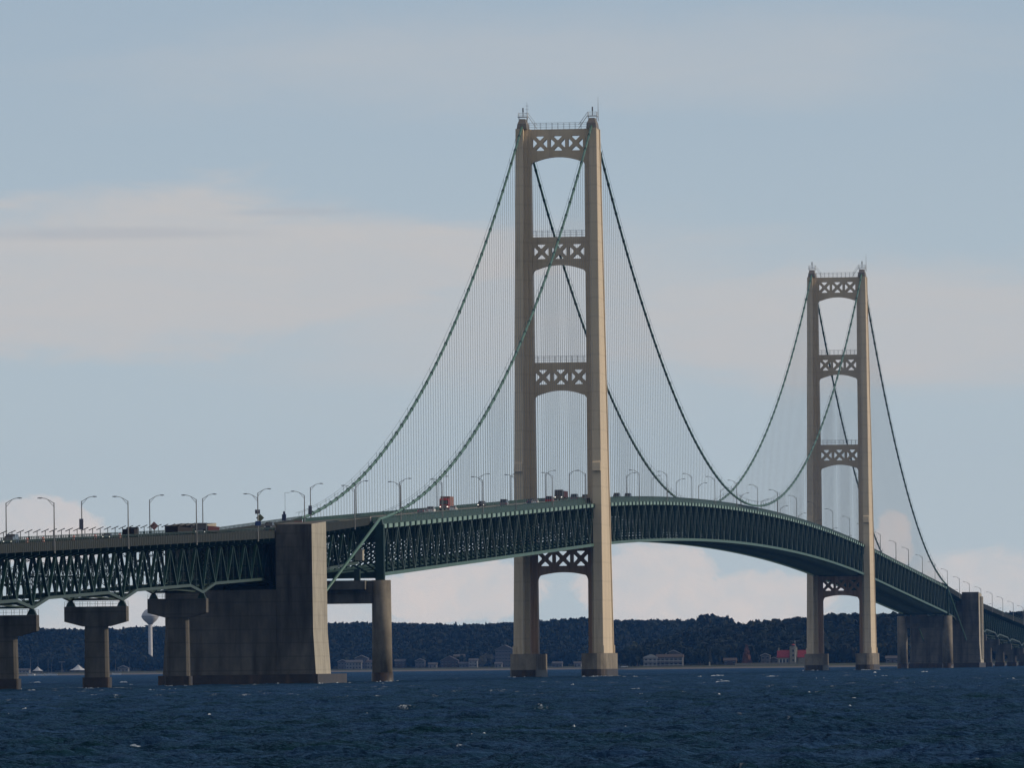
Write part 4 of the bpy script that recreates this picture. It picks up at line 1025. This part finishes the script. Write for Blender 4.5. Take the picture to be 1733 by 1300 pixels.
def boat(px, mast, label, L=8):
    X_, Y_ = at(px, 5250); root_ = empty('sailing_boat', (X_, Y_, 0), label, 'sailing boat', 'boats moored at the marina', rs.uniform(-.5, .5)+1.57)
    b = MB(); b.loft([[(-L/2, -1.1, .9), (-L/2, 1.1, .9), (-L/2, .8, -.3), (-L/2, -.8, -.3)], [(L*.1, -1.35, 1.0), (L*.1, 1.35, 1.0), (L*.1, .9, -.4), (L*.1, -.9, -.4)], [(L/2, -.05, 1.3), (L/2, .05, 1.3), (L/2-.6, .03, -.1), (L/2-.6, -.03, -.1)]]); b.build('hull', m_white, root_)
    b = MB(); b.hexa([(-L*.25, -.8, .95), (L*.2, -.7, .95), (L*.2, .7, .95), (-L*.25, .8, .95), (-L*.22, -.65, 1.7), (L*.12, -.55, 1.6), (L*.12, .55, 1.6), (-L*.22, .65, 1.7)]); b.build('cabin', m_wwall, root_)
    b = MB(); b.tube([(L*.08, 0, .9), (L*.08, 0, mast)], [.11, .06], 6); b.beam((L*.08, 0, 2.2), (-L*.4, 0, 2.1), .12, .12); b.beam((L*.08, -.8, mast*.6), (L*.08, .8, mast*.6), .05, .05); b.build('mast', m_galv, root_)
for px, mh, lab in ((48, 15, 'white sailing boat with a bare tall mast behind the low marina building'), (61, 16, 'white sailing boat whose mast rises behind the small tent'), (78, 14, 'white sailing boat just left of the bare beach'), (84, 10, 'small white sailing boat between the two tents'), (192, 13, 'lone sailing boat with bare mast right of the second pier')):
    boat(px, mh, lab)
b = MB(); b.tube([(0, 0, -.5), (0, 0, 9)], [.16, .1], 6); b.box(-.3, .3, -2.6, 2.6, 8.9, 9.4); simple('light_mast', 100, XL, 'thin mast with a flat T-shaped top left of the large tent', 'mast', b, m_galv)
# parked cars on the shore
def shore_car(px, x, pm, label):
    X_, Y_ = at(px, x); root = empty('parked_car', (X_, Y_, float(ground(X_, Y_))), label, 'car', 'cars parked on the far shore', math.pi/2)
    b = MB(); pr = [(-2.3, .35), (2.3, .35), (2.3, .8), (1.1, .95), (-2.2, 1.0)]; b.loft([[(a, -.9, c_) for a, c_ in pr], [(a, .9, c_) for a, c_ in pr]]); bd = b.build('body', pm, root)
    b = MB(); pr = [(1.1, .94), (.4, 1.5), (-1.2, 1.5), (-1.9, .96)]; b.loft([[(a, -.75, c_) for a, c_ in pr], [(a, .75, c_) for a, c_ in pr]]); b.build('window_band', m_glass, bd)
    wheels(root, (1.4, -1.4), .9, .33)
shore_car(1051, XR-5, p_white, 'white car parked right of the near tower pedestal')
shore_car(1277, XR-24, p_white, 'white car parked by the sea wall left of the lighthouse')
# shoreline trees
def shore_tree(px, x, h, w, k, tint_, label, group='trees along the far shore'):
    X_, Y_ = at(px, x); tree_thing(X_, Y_, h, w, k, np.array(tint_), label, group)
shore_tree(812, XL+12, 10.5, 9, 1, (.13, .12, .08), 'pale bare-looking tree between the white house and the hotel', None)
shore_tree(825, XL+18, 11.5, 9, 2, (.12, .11, .075), 'pale tree closest to the left side of the hotel', None)
shore_tree(1258, XR-6, 13, 7.0, 5, (.10, .045, .03), 'russet tree with a dead spire on the shore left of the lighthouse', None)
shore_tree(1309, XR+8, 5.5, 6, 0, (.045, .045, .025), 'rounded bush-like tree touching the lighthouse left wall', None)
shore_tree(1068, XR+260, 15, 12, 6, (.11, .12, .08), 'pale grey-green conifer high on the left end of the near hill', None)
occupied = [1096, 1110, 1128, 1140, 1335, 1345, 1290, 1277, 1258, 1051, 1312]
for px in list(range(1046, 1640, 9)):
    p_ = px+rs.uniform(-4, 4)
    if any(abs(p_-q) < 20 for q in occupied if q not in (1258, 1277, 1051)) or any(abs(p_-q) < 8 for q in (1258, 1277, 1051)): xx = XR+rs.uniform(62, 95)
    else: xx = XR+rs.uniform(8, 55)
    k = rs.randint(0, 5) if rs.rand() < .75 else rs.randint(5, 7); h = rs.uniform(8, 14); w = h*(.85 if k < 5 else .5)
    shore_tree(p_, xx, h, w, k, tuple(tree_tint(rs)), 'dark %s tree in the row along the right-hand far shore' % ('broadleaf' if k < 5 else 'pointed conifer'))
for px in list(range(5, 1040, 11)):
    p_ = px+rs.uniform(-4, 4); xx = XL+rs.uniform(35, 85)
    k = rs.randint(0, 5) if rs.rand() < .8 else rs.randint(5, 7); h = rs.uniform(8, 14); w = h*(.9 if k < 5 else .5)
    shore_tree(p_, xx, h, w, k, tuple(tree_tint(rs)), 'dark %s tree in the row along the left-hand far shore' % ('broadleaf' if k < 5 else 'pointed conifer'))

# ------------------------------------------------------------------ water
def water():
    rw = np.random.RandomState(5)
    r0, r1 = 260.0, 7600.0; g = 0.0012; nr = int(math.log(r1/r0)/g); r = r0*np.exp(g*np.arange(nr+1))
    nc = 300; th = YAW+np.linspace(-.078, .078, nc)
    Rr, Th = np.meshgrid(r, th, indexing='ij'); X_ = CAM[0]+Rr*np.cos(Th); Y_ = CAM[1]+Rr*np.sin(Th)
    # jitter so the grid lines never line up with the waves
    X_ = X_+Rr*g*.35*rw.uniform(-1, 1, X_.shape); Y_ = Y_+Rr*.00052*.35*rw.uniform(-1, 1, X_.shape)
    Zw = np.zeros_like(X_); Zs = np.zeros_like(X_); step = Rr*g*1.25
    wind = math.radians(200)
    lam = np.exp(np.linspace(math.log(1.0), math.log(16), 64))
    for L in lam:
        for q in range(2):
            a = wind+rw.normal(0, .55); k = 2*math.pi/L; ph = rw.rand()*6.283
            amp = 0.0100*L*(1 if L < 3 else (3/L)**1.05)*rw.uniform(.6, 1.3)
            fade = np.clip((L/step-1.3)/1.2, 0, 1)
            arg = k*(X_*math.cos(a)+Y_*math.sin(a))+ph
            wv = fade*amp*(np.sin(arg)+.22*np.sin(2*arg+1.57)); Zw += wv
            if L < 3.2: Zs += wv
    edge = np.minimum(1, np.minimum((Rr-r0)/60, np.minimum(1, (.078-abs(Th-YAW))/.006)))
    Zw *= edge
    # breaking crests
    gust = np.zeros_like(X_)
    for i in range(14):
        a = rw.rand()*6.283; L = rw.uniform(10, 60); gust += np.sin(2*math.pi/L*(X_*math.cos(a)*.6+Y_*math.sin(a))+rw.rand()*6.283)
    gust /= 14**.5
    near = Zs[:800].std()+1e-6
    crest = np.where(Rr < 1100, Zs/near*1.0, 1.1*rw.randn(*Zs.shape))+.55*Zw/(Zw[:800].std())+.9*gust; q = np.quantile(crest[Rr < 1100], np.interp(Rr[:, 0], [300, 500, 800, 1100], [1.0, .9998, .9986, .9972]))[:, None]; q = np.where(Rr < 1100, q, np.quantile(crest[Rr >= 1100], .9962))
    foam = np.clip((crest-q)/.35, 0, 1)
    # splash where the water meets the piers
    for (px, py, hx, hy) in [(0, 10.55, 20.7, 3.9), (0, -10.55, 20.7, 3.9), (MAIN, 10.55, 20.7, 3.9), (MAIN, -10.55, 20.7, 3.9), (XA-LSP, 0, 2, 2.8), (XA-2*LSP, 0, 2, 2.8), (XA-3*LSP, 0, 2, 2.8), (-SIDE, -10.6, 2.7, 2.7), (-706, 0, 27, 18)]:
        dd = np.hypot(np.maximum(abs(X_-px)-hx, 0), np.maximum(abs(Y_-py)-hy, 0))
        foam = np.maximum(foam, 2.2*np.clip(1.2-dd/4.5, 0, 1)*(dd > 0)*(rw.rand(*foam.shape) > .55))
    V = np.stack([X_, Y_, Zw-(1-edge)*.3], -1).reshape(-1, 3)
    i, j = np.meshgrid(np.arange(nr), np.arange(nc-1), indexing='ij'); b0 = (i*nc+j).ravel()
    Q = np.stack([b0, b0+nc, b0+nc+1, b0+1], 1)
    Q = Q[:, ::-1]
    n0 = len(V); S = 16000.
    V = np.concatenate([V, np.array([[-S, -S, -1.3], [S, -S, -1.3], [S, S, -1.3], [-S, S, -1.3]])]); Q = np.concatenate([Q, [[n0, n0+1, n0+2, n0+3]]])
    me = bpy.data.meshes.new('water'); me.vertices.add(len(V)); me.vertices.foreach_set('co', V.astype(np.float32).ravel())
    me.loops.add(Q.size); me.loops.foreach_set('vertex_index', Q.astype(np.int32).ravel()); me.polygons.add(len(Q))
    me.polygons.foreach_set('loop_start', (np.arange(len(Q))*4).astype(np.int32)); me.polygons.foreach_set('loop_total', np.full(len(Q), 4, np.int32))
    me.polygons.foreach_set('use_smooth', np.ones(len(Q), bool)); me.update(); me.validate()
    at_ = me.attributes.new('foam', 'FLOAT', 'POINT'); at_.data.foreach_set('value', np.concatenate([foam.ravel(), np.zeros(4)]).astype(np.float32))
    m = bpy.data.materials.new('lake_water'); m.use_nodes = True; t = m.node_tree; b = t.nodes['Principled BSDF']
    t.nodes.remove(b)
    df = t.nodes.new('ShaderNodeBsdfDiffuse'); gl = t.nodes.new('ShaderNodeBsdfGlossy'); gl.inputs['Roughness'].default_value = 0.28; gl.inputs['Color'].default_value = (0.38, 0.62, 1.0, 1)
    lw = t.nodes.new('ShaderNodeLayerWeight'); lw.inputs['Blend'].default_value = 0.5
    fm = t.nodes.new('ShaderNodeMapRange'); t.links.new(lw.outputs['Facing'], fm.inputs[0]); fm.inputs[1].default_value = .84; fm.inputs[2].default_value = 1.0; fm.inputs[3].default_value = .0; fm.inputs[4].default_value = .20
    wm_ = t.nodes.new('ShaderNodeMixShader'); t.links.new(fm.outputs[0], wm_.inputs[0]); t.links.new(df.outputs[0], wm_.inputs[1]); t.links.new(gl.outputs[0], wm_.inputs[2])
    geo = t.nodes.new('ShaderNodeNewGeometry')
    def nz(sx, sy, det):
        mp = t.nodes.new('ShaderNodeMapping'); t.links.new(geo.outputs['Position'], mp.inputs[0]); mp.inputs['Scale'].default_value = (sx, sy, 1); mp.inputs['Rotation'].default_value = (0, 0, .35)
        n = t.nodes.new('ShaderNodeTexNoise'); t.links.new(mp.outputs[0], n.inputs['Vector']); n.inputs['Scale'].default_value = 1; n.inputs['Detail'].default_value = det; n.inputs['Roughness'].default_value = .6
        return n.outputs[0]
    bp = t.nodes.new('ShaderNodeBump'); bp.inputs['Strength'].default_value = 1.0; bp.inputs['Distance'].default_value = 0.35
    ad = t.nodes.new('ShaderNodeMath'); ad.operation = 'MULTIPLY_ADD'; t.links.new(nz(.12, .30, 4), ad.inputs[0]); ad.inputs[1].default_value = 3.5; t.links.new(nz(.9, .9, 5), ad.inputs[2]); t.links.new(ad.outputs[0], bp.inputs['Height']); [t.links.new(bp.outputs[0], q_.inputs['Normal']) for q_ in (df, gl, lw)]
    cr = t.nodes.new('ShaderNodeValToRGB'); t.links.new(nz(.035, .11, 6), cr.inputs[0])    # green-blue and deep-blue patches of the lake
    cr.color_ramp.elements[0].position = .35; cr.color_ramp.elements[1].position = .65
    cr.color_ramp.elements[0].color = (0.006, 0.023, 0.034, 1); cr.color_ramp.elements[1].color = (0.014, 0.038, 0.086, 1)
    t.links.new(cr.outputs[0], df.inputs['Color'])
    fa = t.nodes.new('ShaderNodeAttribute'); fa.attribute_name = 'foam'
    ml = t.nodes.new('ShaderNodeMath'); ml.operation = 'MULTIPLY'; t.links.new(fa.outputs['Fac'], ml.inputs[0])
    fr = t.nodes.new('ShaderNodeMapRange'); t.links.new(nz(2.0, 5.5, 4), fr.inputs[0]); fr.inputs[1].default_value = .50; fr.inputs[2].default_value = .68
    t.links.new(fr.outputs[0], ml.inputs[1])
    fo_ = t.nodes.new('ShaderNodeBsdfDiffuse'); fo_.inputs[0].default_value = (.50, .55, .60, 1)
    ms = t.nodes.new('ShaderNodeMixShader'); t.links.new(ml.outputs[0], ms.inputs[0]); t.links.new(wm_.outputs[0], ms.inputs[1]); t.links.new(fo_.outputs[0], ms.inputs[2])
    t.links.new(ms.outputs[0], t.nodes['Material Output'].inputs[0])
    me.materials.append(m)
    o = bpy.data.objects.new('water', me); C.objects.link(o); o['kind'] = 'structure'
    print('water', len(Q), 'Hs', 4*Zw[:200].std(), 'foam', (foam > .3).mean())
water()

# breaking wavelets: low ridges of foam standing up from the water, and splash round the pier feet
def breakers():
    rw = np.random.RandomState(21); b = MB()
    def ridge(x, y, w, h, ang):
        n = 9; ca, sa = math.cos(ang), math.sin(ang); V = []
        for i in range(n):
            t = i/(n-1); u = (t-.5)*w; k = (math.sin(math.pi*t)**.6)*(.45+.75*rw.rand()); hh = h*k; q = .25*w*rw.uniform(-.25, .25)+.12*w*math.sin(3*t)
            for (dx, dz) in ((-.55*h-.25, -.3), (-.1*h, hh), (.25*h, hh*.8), (.8*h+.3, -.3)):
                px, py = dx+q, u; V.append((x+px*ca-py*sa, y+px*sa+py*ca, dz))
        F = [(i*4+j, (i+1)*4+j, (i+1)*4+j+1, i*4+j+1) for i in range(n-1) for j in range(3)]
        b.add(V, F)
    for i in range(190):
        d = 1/(rw.uniform(1/3300, 1/430)); az = YAW+rw.uniform(-.062, .062)
        w = rw.uniform(.35, 1.0)*(1+d/1300)*(2.0 if rw.rand() < .10 else 1); h = rw.uniform(.06, .16)*(1+d/1800)
        ridge(CAM[0]+d*math.cos(az), CAM[1]+d*math.sin(az), w, h+.10, YAW+rw.normal(0, .35))
        if rw.rand() < .35: ridge(CAM[0]+d*math.cos(az)+rw.uniform(-8, 8), CAM[1]+d*math.sin(az)+w*rw.uniform(.7, 1.3), w*.5, h*.8+.1, YAW+rw.normal(0, .35))
    for (px, py, hx, hy, n) in [(0, 10.55, 20.8, 4.0, 16), (0, -10.55, 20.8, 4.0, 16), (MAIN, 10.55, 20.8, 4.0, 10), (MAIN, -10.55, 20.8, 4.0, 10), (XA-LSP, 0, 2.1, 2.9, 5), (XA-2*LSP, 0, 2.1, 2.9, 5), (XA-3*LSP, 0, 2.1, 2.9, 4), (-SIDE, -10.6, 2.8, 2.8, 6), (-706, 0, 27.2, 18.1, 14)]:
        for i in range(n):
            if rw.rand() < .55: x, y, a = px-hx-rw.uniform(.2, 3), py+rw.uniform(-hy, hy), YAW
            else: x, y, a = px+rw.uniform(-hx, hx), py-hy-rw.uniform(.2, 1.2), YAW+1.4
            ridge(x, y, rw.uniform(.5, 2.2), rw.uniform(.15, .42), a)
    m = mat('sea_foam', (0.50, 0.55, 0.60), 0.9, 0.2, 2.0, spec=0.05)
    o = b.build('sea_foam', m); tag(o, 'white foam flecks of breaking wavelets scattered over the strait', 'foam', None, 'stuff')
breakers()

# ------------------------------------------------------------------ haze
def haze():
    b = MB(); b.box(-5000, 6900, -4000, 5000, -7, 215); m = bpy.data.materials.new('haze_air'); m.use_nodes = True; t = m.node_tree
    t.nodes.remove(t.nodes['Principled BSDF']); v = t.nodes.new('ShaderNodeVolumePrincipled')
    v.inputs['Color'].default_value = (0.12, 0.38, 1.0, 1); v.inputs['Density'].default_value = HAZE; v.inputs['Anisotropy'].default_value = 0.0
    t.links.new(v.outputs[0], t.nodes['Material Output'].inputs['Volume'])
    o = b.build('haze', m); o['kind'] = 'stuff'; tag(o, 'thin bluish haze over the strait', 'haze')
HAZE = 1.75e-5
if HAZE: haze()
